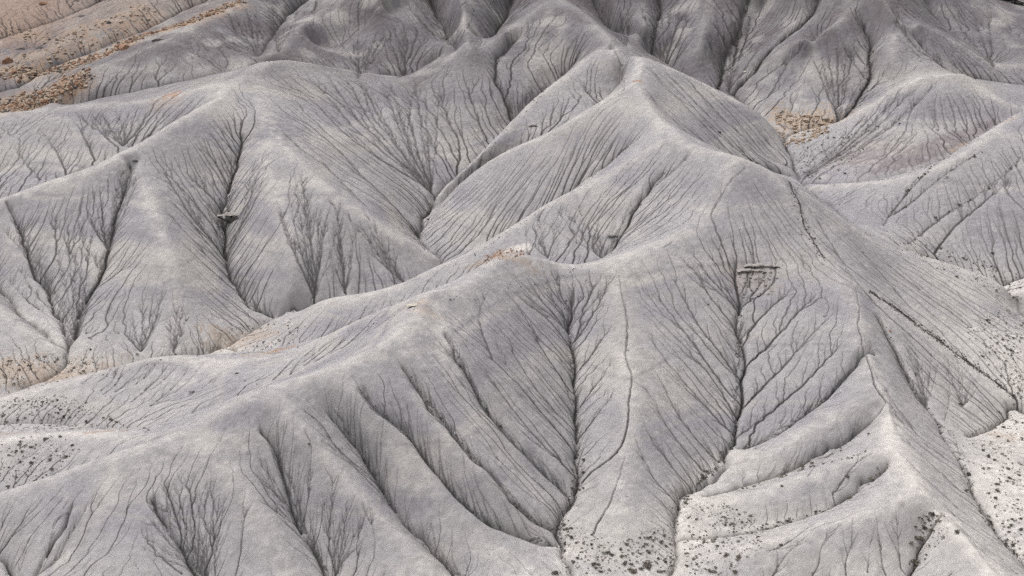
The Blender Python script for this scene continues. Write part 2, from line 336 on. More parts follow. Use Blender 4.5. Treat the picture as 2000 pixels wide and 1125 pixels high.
# ------------------------------------------------------------------ rills and cracks surveyed one by one
RILLS = [
 [(315,928),(323,953),(336,981),(351,1033),(361,1064),(383,1094),(401,1125)],[(288,976),(318,1011),(336,1043),(356,1076),(391,1121)],
 [(291,1011),(308,1031),(333,1069),(371,1104),(400,1124)],[(278,1041),(296,1069),(318,1094),(338,1109),(356,1124)],
 [(353,921),(371,961),(388,986),(403,1018),(413,1051),(423,1094),(421,1119)],[(415,923),(416,983),(413,1018),(420,1060)],
 [(441,963),(433,1003),(428,1043),(423,1080)],[(478,993),(473,1068),(466,1109)],[(33,978),(12,1018),(0,1050)],
 [(88,978),(50,1018),(25,1048),(0,1076)],[(133,983),(108,1026),(95,1056),(90,1094)],[(175,986),(155,1023),(130,1056),(108,1096),(70,1122)],
 [(53,1076),(33,1124)],[(30,1086),(11,1124)],
 [(525,843),(537,873),(550,906),(560,943),(573,978),(590,1013),(600,1038),(620,1073),(643,1119)],[(500,888),(533,936),(570,993),(590,1013)],
 [(500,913),(530,951),(563,983),(588,1018)],[(518,973),(550,1013),(583,1043),(613,1081)],[(595,843),(610,873),(609,918),(603,968)],
 [(648,921),(652,951),(648,993),(644,1043),(650,1094)],[(678,978),(675,1038),(670,1083),(663,1119)],[(704,1006),(700,1073),(695,1121)],
 [(718,998),(733,1043),(732,1094)],
 [(592,800),(630,843),(663,883),(695,913),(718,936),(746,966),(766,991),(788,1016),(813,1048),(838,1076),(871,1103),(911,1125)],
 [(650,775),(685,850),(713,893),(730,918),(750,950),(763,988)],
 [(688,737),(712,772),(745,805),(775,835),(797,845),(821,873),(836,896),(863,931),(901,968),(926,993),(959,1021),(999,1038)],
 [(775,700),(812,750),(845,795),(875,827),(888,843),(926,888),(951,916),(976,943),(1000,973),(1045,1011),(1085,1035)],
 [(870,645),(890,682),(910,712),(925,762),(952,800),(985,835),(1000,858),(1028,883),(1055,913),(1075,936),(1113,968)],
 [(885,637),(925,702),(962,742),(1000,795),(1037,843),(1070,880),(1100,908),(1130,931)],
 [(960,660),(1000,737),(1045,787),(1083,835),(1113,870),(1130,890)],[(970,630),(1000,692),(1037,747),(1075,792),(1112,827),(1125,845)],
 [(1000,580),(1025,622),(1062,692),(1100,745),(1120,787)],[(1037,592),(1082,637),(1112,675)],[(1060,560),(1085,590),(1106,620)],
 [(1160,540),(1155,562),(1140,620),(1127,657),(1119,682)],[(1190,545),(1185,562),(1150,625),(1127,662)],
 [(1190,640),(1165,680),(1135,720),(1122,745)],[(1200,700),(1170,745),(1140,785),(1125,805)],[(1205,760),(1175,800),(1145,835),(1130,855)],
 [(1262,655),(1300,705),(1332,742),(1375,787),(1420,832),(1434,842)],[(1312,645),(1350,695),(1375,717),(1412,762),(1438,812)],
 [(1280,725),(1300,762),(1325,812),(1350,843),(1376,870),(1403,900)],[(1247,737),(1275,782),(1302,837),(1333,870),(1356,898),(1376,918)],
 [(1250,800),(1268,850),(1301,893),(1326,926),(1356,955)],[(1240,860),(1260,903),(1283,941),(1320,981)],
 [(1300,520),(1325,562),(1362,632),(1400,682),(1436,730)],[(1350,510),(1370,562),(1410,612),(1443,650)],[(1270,560),(1310,610),(1360,680),(1400,735),(1432,775)],
 [(1640,600),(1560,680),(1480,760),(1438,805)],[(1600,570),(1520,650),(1448,720)],[(1660,650),(1600,720),(1520,790),(1445,845)],[(1570,550),(1500,600),(1447,660)],
 [(15,390),(25,406),(37,438),(50,466),(65,498),(82,531),(97,561),(125,587),(140,617),(150,650)],[(0,441),(32,478),(62,516),(97,558)],
 [(97,391),(117,451),(137,486),(155,521),(165,558),(172,600),(158,635)],[(145,411),(162,466),(185,506),(192,521)],
 [(250,318),(245,356),(225,411),(217,441),(215,471),(207,493),(185,553),(162,600),(148,650)],[(272,336),(250,393),(240,423),(220,456)],
 [(312,318),(345,356),(390,406),(425,451),(438,470)],[(325,381),(362,421),(405,476),(437,506)],[(320,406),(362,456),(405,501),(450,541)],
 [(347,468),(400,518),(457,565)],[(360,330),(400,370),(440,410)],[(400,290),(430,330),(447,370)],
 [(582,333),(597,386),(605,441),(612,501),(616,556),(606,588)],[(540,393),(557,441),(582,488),(612,531)],[(642,386),(660,411),(665,468),(672,506),(675,556)],
 [(650,381),(680,426),(712,463),(740,496),(770,526),(790,551)],[(705,406),(750,493),(780,528),(810,543)],[(630,440),(622,490),(616,530)],
 [(600,150),(650,187),(715,245),(750,281),(775,306),(817,343),(845,376)],[(540,240),(575,283),(635,318),(675,361),(717,403)],
 [(600,240),(650,283),(697,331),(745,381),(797,431),(806,455)],[(670,240),(712,283),(770,331),(825,380),(842,395)],
 [(695,145),(712,187),(725,225),(775,281),(800,320),(835,365)],[(812,160),(800,212),(795,275),(803,310),(838,368)],
 [(857,170),(875,237),(900,275),(890,340)],[(910,160),(925,212),(948,275)],[(760,160),(780,220),(795,262)],
 [(1370,293),(1300,343),(1250,386),(1217,431),(1187,493)],[(1445,305),(1375,356),(1300,413),(1275,438),(1205,480)],[(1400,292),(1312,356),(1225,440),(1192,490)],
 [(1720,618),(1750,700),(1780,760),(1808,790)],[(1775,650),(1800,740),(1812,790)],[(1850,700),(1858,760),(1845,820)],
 [(1560,380),(1620,470),(1680,560),(1740,620)],[(1640,450),(1720,530),(1780,600)],[(1720,500),(1790,560),(1860,610),(1900,640)],
 [(1875,283),(1807,341),(1775,373),(1740,411),(1725,441)],[(1922,291),(1837,351),(1800,376),(1762,406),(1735,421)],
 [(1997,306),(1945,356),(1890,396),(1837,423),(1805,448),(1772,478)],[(1997,336),(1900,413),(1857,448),(1822,493)],
 [(1810,160),(1750,207),(1715,247),(1672,280),(1620,310),(1560,348)],[(1742,187),(1705,235),(1675,275),(1600,320),(1540,343)],
 [(960,560),(930,620),(960,700)],[(180,230),(200,262),(232,285)],[(225,215),(245,260),(252,285)],[(290,220),(268,260),(255,285)],
 [(80,255),(110,290),(130,335)],[(30,290),(60,330),(80,352)],[(150,240),(172,280),(185,310)],
 [(1585,110),(1602,150),(1625,200),(1637,232)],[(1540,110),(1525,150),(1500,190)],[(1640,70),(1668,120),(1690,150)],[(1600,60),(1560,110),(1520,130),(1480,160)],[(1375,238),(1390,248),(1402,258)],
 [(1160,190),(1170,170),(1175,188)],[(1130,150),(1160,190)],[(1075,250),(1100,230),(1110,190)],
 [(1260,170),(1300,215),(1350,262)],[(1300,150),(1350,205),(1400,262),(1450,295)],[(1350,165),(1400,220),(1470,280)],
 [(530,0),(538,60),(540,98)],[(580,0),(574,70)],[(618,0),(612,50)],[(700,0),(698,45)],[(1225,0),(1230,60),(1222,85)],[(1300,20),(1285,70),(1245,100)],
 [(1340,20),(1310,80),(1285,115)],[(1640,870),(1600,900),(1575,930)],[(1705,880),(1660,915),(1625,965)],
 [(1700,720),(1750,790),(1802,850)],[(1745,840),(1810,900),(1880,960)],[(1770,900),(1840,960),(1900,1010)],[(1790,940),(1860,1000),(1930,1050)],[(1830,990),(1900,1050),(1960,1090)],[(1860,1020),(1930,1080),(1990,1120)],[(1735,810),(1800,870),(1880,930)],[(1720,775),(1790,850),(1868,905)],
 [(1255,120),(1330,200),(1420,290)],[(1290,130),(1370,215),(1460,302)],[(1330,145),(1400,220),(1480,290)],[(1370,165),(1440,235),(1500,300)],[(1250,165),(1310,230),(1370,280)],[(1410,185),(1470,240),(1512,284)],
 [(1750,1000),(1755,1050),(1760,1110)],[(1725,1050),(1720,1090),(1732,1124)],[(1700,1060),(1695,1120)],[(1680,1040),(1655,1080),(1652,1124)],
 [(1630,1035),(1602,1070),(1600,1100),(1585,1124)],[(1600,1020),(1540,1060),(1500,1072)],[(1580,1045),(1530,1085),(1508,1124)],
]
FANS = [
 ((614,575), [(545,400),(553,430),(565,385),(575,340),(590,335),(600,370),(625,400),(640,405),(632,440),(570,460),(660,440)]),
 ((675,568), [(655,400),(660,430),(690,450),(668,470),(650,500)]), ((275,686), [(279,592),(260,620),(300,580),(322,560),(250,650),(235,640),(310,600)]),
 ((338,684), [(360,575),(345,600),(368,610),(330,610),(355,640)]), ((790,548), [(700,430),(712,470),(730,440),(750,470),(770,500)]),
 ((440,500), [(312,318),(325,340),(345,350),(360,380),(380,400),(390,330),(410,320),(425,350),(520,290),(500,310),(530,310),(505,350),(490,380)]),
 ((150,655), [(20,500),(60,470),(100,400),(130,400),(145,430),(165,420),(185,400),(0,530),(90,520)]),
 ((208,480), [(185,390),(195,360),(200,400),(240,320),(262,320),(230,350),(170,400),(178,430)]),
 ((405,1124), [(315,928),(288,976),(291,1011),(278,1041),(340,930),(365,915),(380,930),(400,925),(430,950),(275,1070),(300,990)]),
 ((600,1035), [(500,888),(505,920),(515,950),(540,900),(555,870),(520,975)]), ((655,1122), [(648,921),(678,978),(704,1006),(630,960),(690,1000),(718,998)]),
 ((750,950), [(600,800),(640,790),(665,800),(690,830),(620,840),(710,850),(730,880)]),
 ((847,376), [(600,140),(640,150),(665,140),(700,150),(720,170),(745,160),(770,200),(590,180),(620,200)]),
 ((843,370), [(812,160),(830,180),(790,200),(857,170),(800,230)]), ((240,280), [(150,220),(175,215),(200,220),(225,215),(290,220),(270,215),(250,225)]),
 ((1300,128), [(1250,10),(1270,0),(1290,0),(1310,5),(1330,10),(1345,30)]), ((1425,172), [(1395,20),(1410,10),(1430,0),(1450,10),(1470,20),(1440,60),(1380,70),(1500,60)]),
 ((1222,88), [(1150,0),(1170,5),(1190,0),(1210,0),(1230,5)]), ((1640,236), [(1600,90),(1615,80),(1635,70),(1655,60),(1670,60),(1710,80),(1725,90),(1740,120)]),
 ((1560,350), [(1800,160),(1780,160),(1760,175),(1730,190),(1820,180),(1700,205),(1850,150)]), ((890,95), [(800,20),(815,10),(830,0),(850,0),(870,10),(900,0),(930,10)]),
 ((700,150), [(700,60),(720,60),(740,50),(760,40),(690,75),(780,40)]), ((780,150), [(790,50),(800,50),(815,60),(830,70)]), ((505,108), [(440,20),(460,30),(480,10),(500,20),(420,60),(400,80)]),
 ((545,100), [(520,0),(540,0),(560,10),(580,20)]), ((1850,135), [(1730,20),(1760,60),(1790,70),(1820,80)]), ((1940,126), [(1800,10),(1850,10),(1900,20),(1930,20)]),
 ((1182,498), [(1060,430),(1080,400),(1110,410),(1130,400),(1160,420)]), ((1070,500), [(1040,430),(1050,415),(1090,430),(1020,450)]),
 ((1107,640), [(990,560),(1010,550),(1030,545),(1060,530),(1085,530),(1120,530),(1150,530),(1170,540),(1195,540)]),
 ((1441,600), [(1330,500),(1350,490),(1390,500),(1400,470),(1480,500),(1500,520),(1470,480),(1520,540)]),
 ((1810,790), [(1715,610),(1730,640),(1770,660),(1790,680),(1800,700),(1820,690),(1835,700)]), ((1880,790), [(1850,700),(1870,690),(1900,740),(1915,750),(1880,720)]),
]
for (ju, jv), starts in FANS:                          # rills that gather like the ribs of a fan
    for su, sv in starts:
        mu, mv = su + (ju - su) * 0.45, sv + (jv - sv) * 0.55
        RILLS.append([(su, sv), (su + (mu - su) * 0.5 , sv + (mv - sv) * 0.52), (mu, mv), (su + (ju - su) * 0.8, sv + (jv - sv) * 0.82), (ju, jv)])
for x0 in range(215, 480, 21):                         # the parallel rills of the low left ridge and of the back of the front crest
    x1, f = x0 + random.uniform(-9, 9), random.uniform(.45, 1.0)
    RILLS.append([(x1, 712 if x0 > 420 else 700), (x1 - 42 * f, 704 + 46 * f), (x1 - 95 * f, 704 + 90 * f)])
for x0, y0 in ((590,686),(620,668),(645,656),(665,645),(690,634),(705,624),(735,610),(760,600),(785,590),(805,585)):
    f = random.uniform(.5, 1.0)
    RILLS.append([(x0, y0 + 4), (x0 - 42 * f, y0 + 42 * f), (x0 - 90 * f, y0 + 84 * f)])
CRACKS = [
 [(1212,540),(1213,562),(1220,612),(1226,662),(1224,707),(1235,737),(1232,800),(1228,843),(1222,862),(1215,872),(1198,893),(1175,911),(1150,931),(1133,948)],
 [(1220,893),(1213,928),(1195,963),(1190,983),(1175,1008),(1163,1028),(1162,1043)],
 [(1450,326),(1425,361),(1385,411),(1390,436),(1410,481),(1430,526),(1440,556)],
 [(1675,565),(1677,620),(1682,660),(1695,700),(1708,745),(1720,775),(1745,795),(1775,820)],
 [(1448,297),(1500,330),(1540,365),(1560,400),(1575,450),(1600,490),(1612,508)],
 [(1700,568),(1750,603),(1800,640),(1850,675),(1900,715),(1950,752),(1985,782)],
]
DIST = np.broadcast_to(YROW[:, None], (NY, NX))

def project(ln):
    P = [ground(u, v) for u, v in ln]
    P = [p for p in P if p is not None]
    return np.array(P)

def stamp(lines, amp, ramp=True, wob=0.17):
    """draw polylines into a cell raster, value amp (or rising to amp along the way)"""
    out = np.zeros(NX * NY, np.float32)
    for ln in lines:
        P = project(ln)
        if len(P) < 2:
            continue
        gaps = np.hypot(*(P[1:] - P[:-1])[:, :2].T)
        if gaps.max() > 45:
            continue
        P = chaikin(P, 3)
        s = np.r_[0, np.cumsum(np.hypot(*(P[1:] - P[:-1])[:, :2].T))]
        t = np.arange(0, s[-1], 0.05)
        x = np.interp(t, s, P[:, 0]); y = np.interp(t, s, P[:, 1])
        dx = np.gradient(x); dy = np.gradient(y); n = np.hypot(dx, dy) + 1e-9
        w = np.zeros_like(t)
        for sc, a in ((6.0, 0.45), (2.2, 0.22), (0.8, 0.10)):
            kn = rng.standard_normal(int(s[-1] / sc) + 3) * a * wob
            w += np.interp(t / sc, np.arange(len(kn)), kn)
        x = x - dy / n * w; y = y + dx / n * w
        val = amp * (1 - 0.35 * rng.random()) * (0.30 + 0.70 * t / s[-1]) if ramp else np.full_like(t, amp)
        fi, fj = cell_of(x, y); i = np.round(fi).astype(int); j = np.round(fj).astype(int)
        ok = (i > 0) & (i < NX - 1) & (j > 0) & (j < NY - 1)
        np.maximum.at(out, j[ok] * NX + i[ok], val[ok])
    return out.reshape(NY, NX)

def groove(M, s):
    """line raster blurred to a groove s cells wide with its peak kept"""
    return blur(M, s) * (s * 2.5066)

L1 = stamp(RILLS, 1.0)
L2 = np.maximum(stamp(CRACKS[:4], 1.0, wob=0.45), stamp(CRACKS[4:], 1.0, ramp=False, wob=0.35))
ghx, ghy = grad(blur(H, 8))

def feathers(paths, every, lmin, lmax, seed):
    """small side rills that join a larger one at a narrow angle, drawn upstream from the join"""
    g = np.random.default_rng(seed); X = []; Y = []; A_ = []
    for P in paths:
        s = np.r_[0, np.cumsum(np.hypot(*(P[1:] - P[:-1])[:, :2].T))]
        n = int(s[-1] / every)
        if n < 1: continue
        t = np.sort(g.uniform(0.12 * s[-1], s[-1], n))
        X.append(np.interp(t, s, P[:, 0])); Y.append(np.interp(t, s, P[:, 1]))
        e = np.minimum(t + 0.5, s[-1]); b = np.maximum(t - 0.5, 0)
        A_.append(np.arctan2(np.interp(b, s, P[:, 1]) - np.interp(e, s, P[:, 1]), np.interp(b, s, P[:, 0]) - np.interp(e, s, P[:, 0])))
    x = np.concatenate(X); y = np.concatenate(Y); a = np.concatenate(A_)
    n = len(x); side = np.where(g.random(n) < .5, -1, 1)
    a = a + side * g.uniform(.25, .6, n)
    L = g.uniform(lmin, lmax, n) * g.uniform(.4, 1, n)
    out = np.zeros(NX * NY, np.float32)
    st = 0.06; m = int(lmax / st)
    wob = np.zeros(n)
    for k in range(m):
        fi, fj = cell_of(x, y); i = np.round(fi).astype(int); j = np.round(fj).astype(int)
        up_ = np.arctan2(ghy[j, i], ghx[j, i])
        d = (up_ - a + math.pi) % (2 * math.pi) - math.pi
        a = a + 0.016 * d                                # turns slowly to the fall line
        wob = 0.93 * wob + g.normal(0, .07, n)
        x = x + np.cos(a + wob) * st; y = y + np.sin(a + wob) * st
        live = (k * st < L) & (np.abs(d) < 1.5) & (i > 2) & (i < NX - 3) & (j > 2) & (j < NY - 3)
        np.maximum.at(out, (j * NX + i)[live], (1 - 0.75 * k * st / L)[live])
        L = np.where(live, L, 0)
    return out.reshape(NY, NX)
RP = [chaikin(P, 2) for P in (project(l) for l in RILLS) if len(P) > 1 and np.hypot(*(P[1:] - P[:-1])[:, :2].T).max() < 45]
GP = [chaikin(np.array([at(*p) for p in G[k]]), 2) for k in ('g1', 'g10', 'g3', 'g4', 'g5', 'g6', 'fl1', 'fl2', 'gl1', 'gl2', 'gl3', 'gl3b', 'ga', 'gb', 'gc', 'gd', 'lm', 'g15', 'lobe_g0', 'lobe_g1', 'gn', 'w34', 'w45', 'w5n', 'ge', 'wf_v')]
L3 = np.maximum(feathers(RP, 1.1, 1.0, 5.5, 61), feathers(GP, 0.45, 2.0, 9.0, 62))
gl = {}
for kx, ln in G.items():
    gl[kx] = [(p[0], p[1]) for p in ln]
shape = H.shape
LG = np.zeros(NX * NY, np.float32)                  # the valley floors themselves
for name, ln in G.items():
    P = chaikin(np.array([at(*p) for p in ln]), 3)
    sl = np.r_[0, np.cumsum(np.hypot(*(P[1:] - P[:-1])[:, :2].T))]
    t = np.arange(0, sl[-1], 0.05)
    x = np.interp(t, sl, P[:, 0]); y = np.interp(t, sl, P[:, 1])
    for sc, a in ((7.0, 0.5), (2.5, 0.25), (0.9, 0.1)):
        kn = rng.standard_normal((2, int(sl[-1] / sc) + 3)) * a
        x = x + np.interp(t / sc, np.arange(kn.shape[1]), kn[0]); y = y + np.interp(t / sc, np.arange(kn.shape[1]), kn[1])
    fi, fj = cell_of(x, y); i = np.round(fi).astype(int); j = np.round(fj).astype(int)
    ok = (i > 0) & (i < NX - 1) & (j > 0) & (j < NY - 1)
    LG[j[ok] * NX + i[ok]] = 1.0
LG = LG.reshape(NY, NX)
roughbase = 0.05 * vnoise(3.1, 1) + 0.045 * vnoise(1.3, 2) + 0.055 * vnoise(0.5, 3) + 0.40 * vnoise(9.0, 4)
gx0, gy0 = grad(blur(H, 6))
slope0 = np.hypot(gx0, gy0).astype(np.float32)
steep = np.clip((slope0 - 0.10) / 0.22, 0, 1)
crestfree = np.clip((dRf - 0.8) / 3.5, 0, 1)
calm = (0.25 + 0.75 * steep) * (1 + 0.8 * np.clip((YROW[:, None] - 320) / 60, 0, 1)) * np.clip(dGf / 2.0, 0.1, 1)
W0 = H + roughbase * calm - 0.7 * groove(LG, 0.6 / MC) - 0.5 * groove(LG, 0.3 / MC) - 0.25 * groove(L1, 1.6) - 0.36 * np.minimum(groove(L1, 14), 1.0) - 0.25 * groove(L2, 2.0) - 0.10 * groove(L3, 1.0)
print("guides", round(time.time() - T0, 1))

# ------------------------------------------------------------------ running water: cuts the fine rill network
inview = np.abs(XX) < 0.41 * (DIST + 15) + 6
seedable = np.flatnonzero((inview & (slope0 > 0.08)).ravel())
carve = np.zeros(shape, np.float32)
Q = np.zeros(NX * NY, np.float64)
nseed = 0
NB, NS, STEPS = 9, 230000, 440
CAREA = (CELLS ** 2).ravel().astype(np.float32); PC = PCOL
for b in range(NB):
    W = W0 - carve
    gx, gy = grad(blur(W, 0.9))
    gx = gx.ravel().astype(np.float32); gy = gy.ravel().astype(np.float32)
    k = rng.choice(seedable, NS)
    px = (k % NX).astype(np.float32) + rng.random(NS, dtype=np.float32); py = (k // NX).astype(np.float32) + rng.random(NS, dtype=np.float32)
    wgt = CAREA[k // NX]
    wts = []
    vx = np.zeros(NS, np.float32); vy = np.zeros(NS, np.float32)
    tracks = []
    ox, oy = px - 99, py
    for s in range(STEPS):
        c = py.astype(np.int32) * NX + px.astype(np.int32)
        tracks.append(c); wts.append(wgt)
        ax = -gx[c]; ay = -gy[c]
        vx = 0.6 * vx + ax; vy = 0.6 * vy + ay
        n = np.sqrt(vx * vx + vy * vy) + 1e-6
        vyn = vy / n
        px = px + vx / n - vyn * (px * KC - PM); py = py + vyn
        if s % 16 == 15:                               # leave out what has left the land or come to rest
            ok = (px > 2) & (px < NX - 3) & (py > 2) & (py < NY - 3) & (np.abs(px - ox) + np.abs(py - oy) > 5)
            px = px[ok]; py = py[ok]; vx = vx[ok]; vy = vy[ok]; wgt = wgt[ok]; ox = px; oy = py
        else:
            px = np.clip(px, 1, NX - 2); py = np.clip(py, 1, NY - 2)
    q = np.bincount(np.concatenate(tracks), np.concatenate(wts), minlength=NX * NY)
    if b >= 1:
        Q = Q * 0.75 + q
        nseed = nseed * 0.75 + NS
    else:
        Q = q.astype(float); nseed = NS
    A = (Q / nseed * len(seedable)).reshape(shape).astype(np.float32)      # upslope area, m2
    Araw = A
    A1 = blur(A, 0.7) * 1.5
    depth = 0.042 * np.maximum(A1 - 0.4, 0) ** 0.42
    depth = np.minimum(depth, 0.9) * (0.15 + 0.85 * steep)
    carve = depth * 0.8 * (b + 1) / NB + 0.5 * blur(depth, 2.0) * (b + 1) / NB
    print("rain", b, round(time.time() - T0, 1), float(A.max()))

A0 = blur(Araw, 0.4) * 1.15
up = np.clip((dRf - 1.0) / 7.0, 0, 1)                  # rills fade out towards the crests
patchy = vnoise(6.0, 51)
thr = 0.3 + 3.0 * (1 - up) + 0.9 * np.clip(patchy, 0, 2)
depth = 0.060 * np.maximum(A0 - thr, 0) ** 0.42
depth = np.minimum(depth, 0.7) * (0.1 + 0.9 * steep)
big = 0.05 * np.maximum(A1 - 30, 0) ** 0.4 * steep
H = H + 0.6 * roughbase * calm - 0.45 * groove(LG, 0.55 / MC) - 0.45 * groove(LG, 0.2 / MC) - 0.11 * np.minimum(groove(L1, 12), 1.0) - 0.14 * groove(L1, 0.6 / MC) - 0.12 * groove(L1, 0.6) \
    - 0.07 * groove(L3, 0.5) - depth * 0.5 - 0.10 * blur(depth, 1.5) - 0.45 * blur(np.minimum(big, .6), 0.8 / MC) - 0.5 * groove(L2, 0.8) \
    + 0.016 * rng.standard_normal(shape).astype(np.float32) * (CELLS / 0.12) * (0.4 + 0.6 * steep)
grit_shade = np.clip(np.maximum(A0 - thr, 0) / 4.5, 0, 1) ** 0.6 * (1.12 - 0.5 * np.clip(dGf / 11, 0, 1)) * (0.1 + 0.9 * steep)
grit_shade = np.maximum(grit_shade, np.clip(groove(L1, 0.5), 0, 1) * 0.85 * (0.3 + 0.7 * steep))
grit_shade = np.maximum(grit_shade, np.clip(groove(L3, 0.5), 0, 1) * 0.85 * steep)
grit_shade = np.maximum(grit_shade, np.clip(groove(L2, 0.7) * 1.2, 0, 1))
grit_shade = np.maximum(grit_shade, np.clip(groove(LG, 0.9) * (0.65 + 0.5 * vnoise(1.5, 31)), 0, 1) * 0.9)
print("ground cut", round(time.time() - T0, 1))

# ------------------------------------------------------------------ colours of the clays, with crest light and groove shade painted in
def smooth(a, lo, hi):
    t = np.clip((a - lo) / (hi - lo), 0, 1)
    return t * t * (3 - 2 * t)

def band(lines, width, wob=1.0):
    """0..1 mask along polylines, width in metres"""
    M = stamp(lines, 1.0, ramp=False, wob=wob)
    s = max(1.0, width / 0.17 * 0.6)
    B = blur(M, s) * s * 2.5066
    return np.clip(B * (1.0 + 0.45 * vnoise(1.1, 77) + 0.35 * vnoise(3.5, 78)), 0, 1)

def spot(u, v, rx, ry=None, soft=0.5):
    p = ground(u, v)
    if p is None:
        return 0.0
    ry = ry or rx
    d = np.sqrt(((XX - p[0]) / rx) ** 2 + ((DIST - p[1]) / ry) ** 2).astype(np.float32)
    d = d + 0.20 * nA + 0.14 * nB + 0.35 * nD
    return 1 - smooth(d, 1 - soft, 1 + soft)

nA = vnoise(1.4, 41); nB = vnoise(4.2, 42); nC = vnoise(12.0, 43); nD = vnoise(0.6, 44)
nE = vnoise(26.0, 45)
col = np.empty(shape + (3,), np.float32)
GREY = np.array([0.286, 0.273, 0.278]); LILAC = np.array([0.214, 0.203, 0.220]); CREAM = np.array([0.345, 0.325, 0.302])
PALE = np.array([0.505, 0.474, 0.446]); DUSK = np.array([0.156, 0.146, 0.156]); TAN = np.array([0.320, 0.250, 0.195]); RUST = np.array([0.265, 0.160, 0.108])
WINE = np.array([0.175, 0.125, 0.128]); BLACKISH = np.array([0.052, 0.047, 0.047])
col[:] = GREY

def lay(c, m):
    global col
    m = np.asarray(m, np.float32)[..., None]
    col = col * (1 - m) + np.asarray(c, np.float32) * m

zed = Hbase + 1.6 * nC + 0.5 * nB
strat = np.sin(zed * 2 * math.pi / 11.5 + 0.6) * 0.6 + np.sin(zed * 2 * math.pi / 4.3) * 0.25
lay(LILAC, 0.60 * smooth(strat + 0.45 * nC + 0.2 * nB + 0.12 * nA, -0.1, 1.1))
lay(CREAM, 0.65 * smooth(-strat + 0.35 * nC + 0.2 * nB + 0.12 * nA + 0.3 * nE, 0.0, 1.2))
level = Hbase + 0.35 * nC + 0.08 * nB                      # thin level beds that line up from hill to hill
for zb, wd, c, a in ((27.2, 0.22, LILAC * 0.8, 0.5), (26.5, 0.5, CREAM * 1.08, 0.5), (18.4, 0.18, LILAC * 0.8, 0.4), (33.8, 0.3, CREAM * 1.08, 0.4), (37.0, 1.3, LILAC * 0.85, 0.4),
                     (13.2, 0.2, CREAM, 0.4), (22.5, 1.0, LILAC * 0.9, 0.35), (30.6, 0.9, LILAC * 0.85, 0.35), (44.0, 1.5, LILAC * 0.8, 0.5)):
    lay(c, a * np.exp(-((level - zb) / wd) ** 2) * np.clip(0.7 + 0.5 * nC + 0.3 * nA, 0, 1))
# the darker shale of the rear hills
rear = smooth(DIST + 5 * nC - 0.10 * XX, 330, 385)
lay(DUSK * 0.78, 0.94 * rear * np.clip(0.85 + 0.20 * nB + 0.12 * nA, 0, 1))
lay(WINE, 0.16 * rear * smooth(nB + nE, 0.2, 1.4))
lay(CREAM * 0.9, 0.40 * rear * smooth(-nB + 0.5 * nC, 0.4, 1.3))
# crests weather paler, and the sky's light on them is painted in
crest = np.exp(-(dRf / 1.7) ** 2) * smooth(np.asarray(slope0), 1.2, 0.5) * (1 - 0.6 * rear)
lay(PALE * 0.82, 0.50 * crest * np.clip(0.8 + 0.35 * nA, 0, 1))
# salt-pale flats and toes of slopes
flat = smooth(slope0 + 0.05 * nA + 0.03 * nB, 0.23, 0.10)
lowz = smooth(Hbase, 16, 9)
fl = flat * lowz
lay(PALE, 0.85 * np.clip(0.65 * fl + 0.55 * blur(fl, 30), 0, 1) * np.clip(0.85 + 0.3 * nD + 0.2 * nB, 0, 1))
lay(PALE * 0.9, 0.15 * smooth(slope0 + 0.08 * nB, 0.5, 0.25) * lowz)
right = smooth(XX - 0.36 * DIST + 1.8 * nC, -24, -4) * smooth(DIST, 285, 262)
lay(PALE * 0.88, 0.50 * right * np.clip(0.8 + 0.3 * nB, 0, 1))
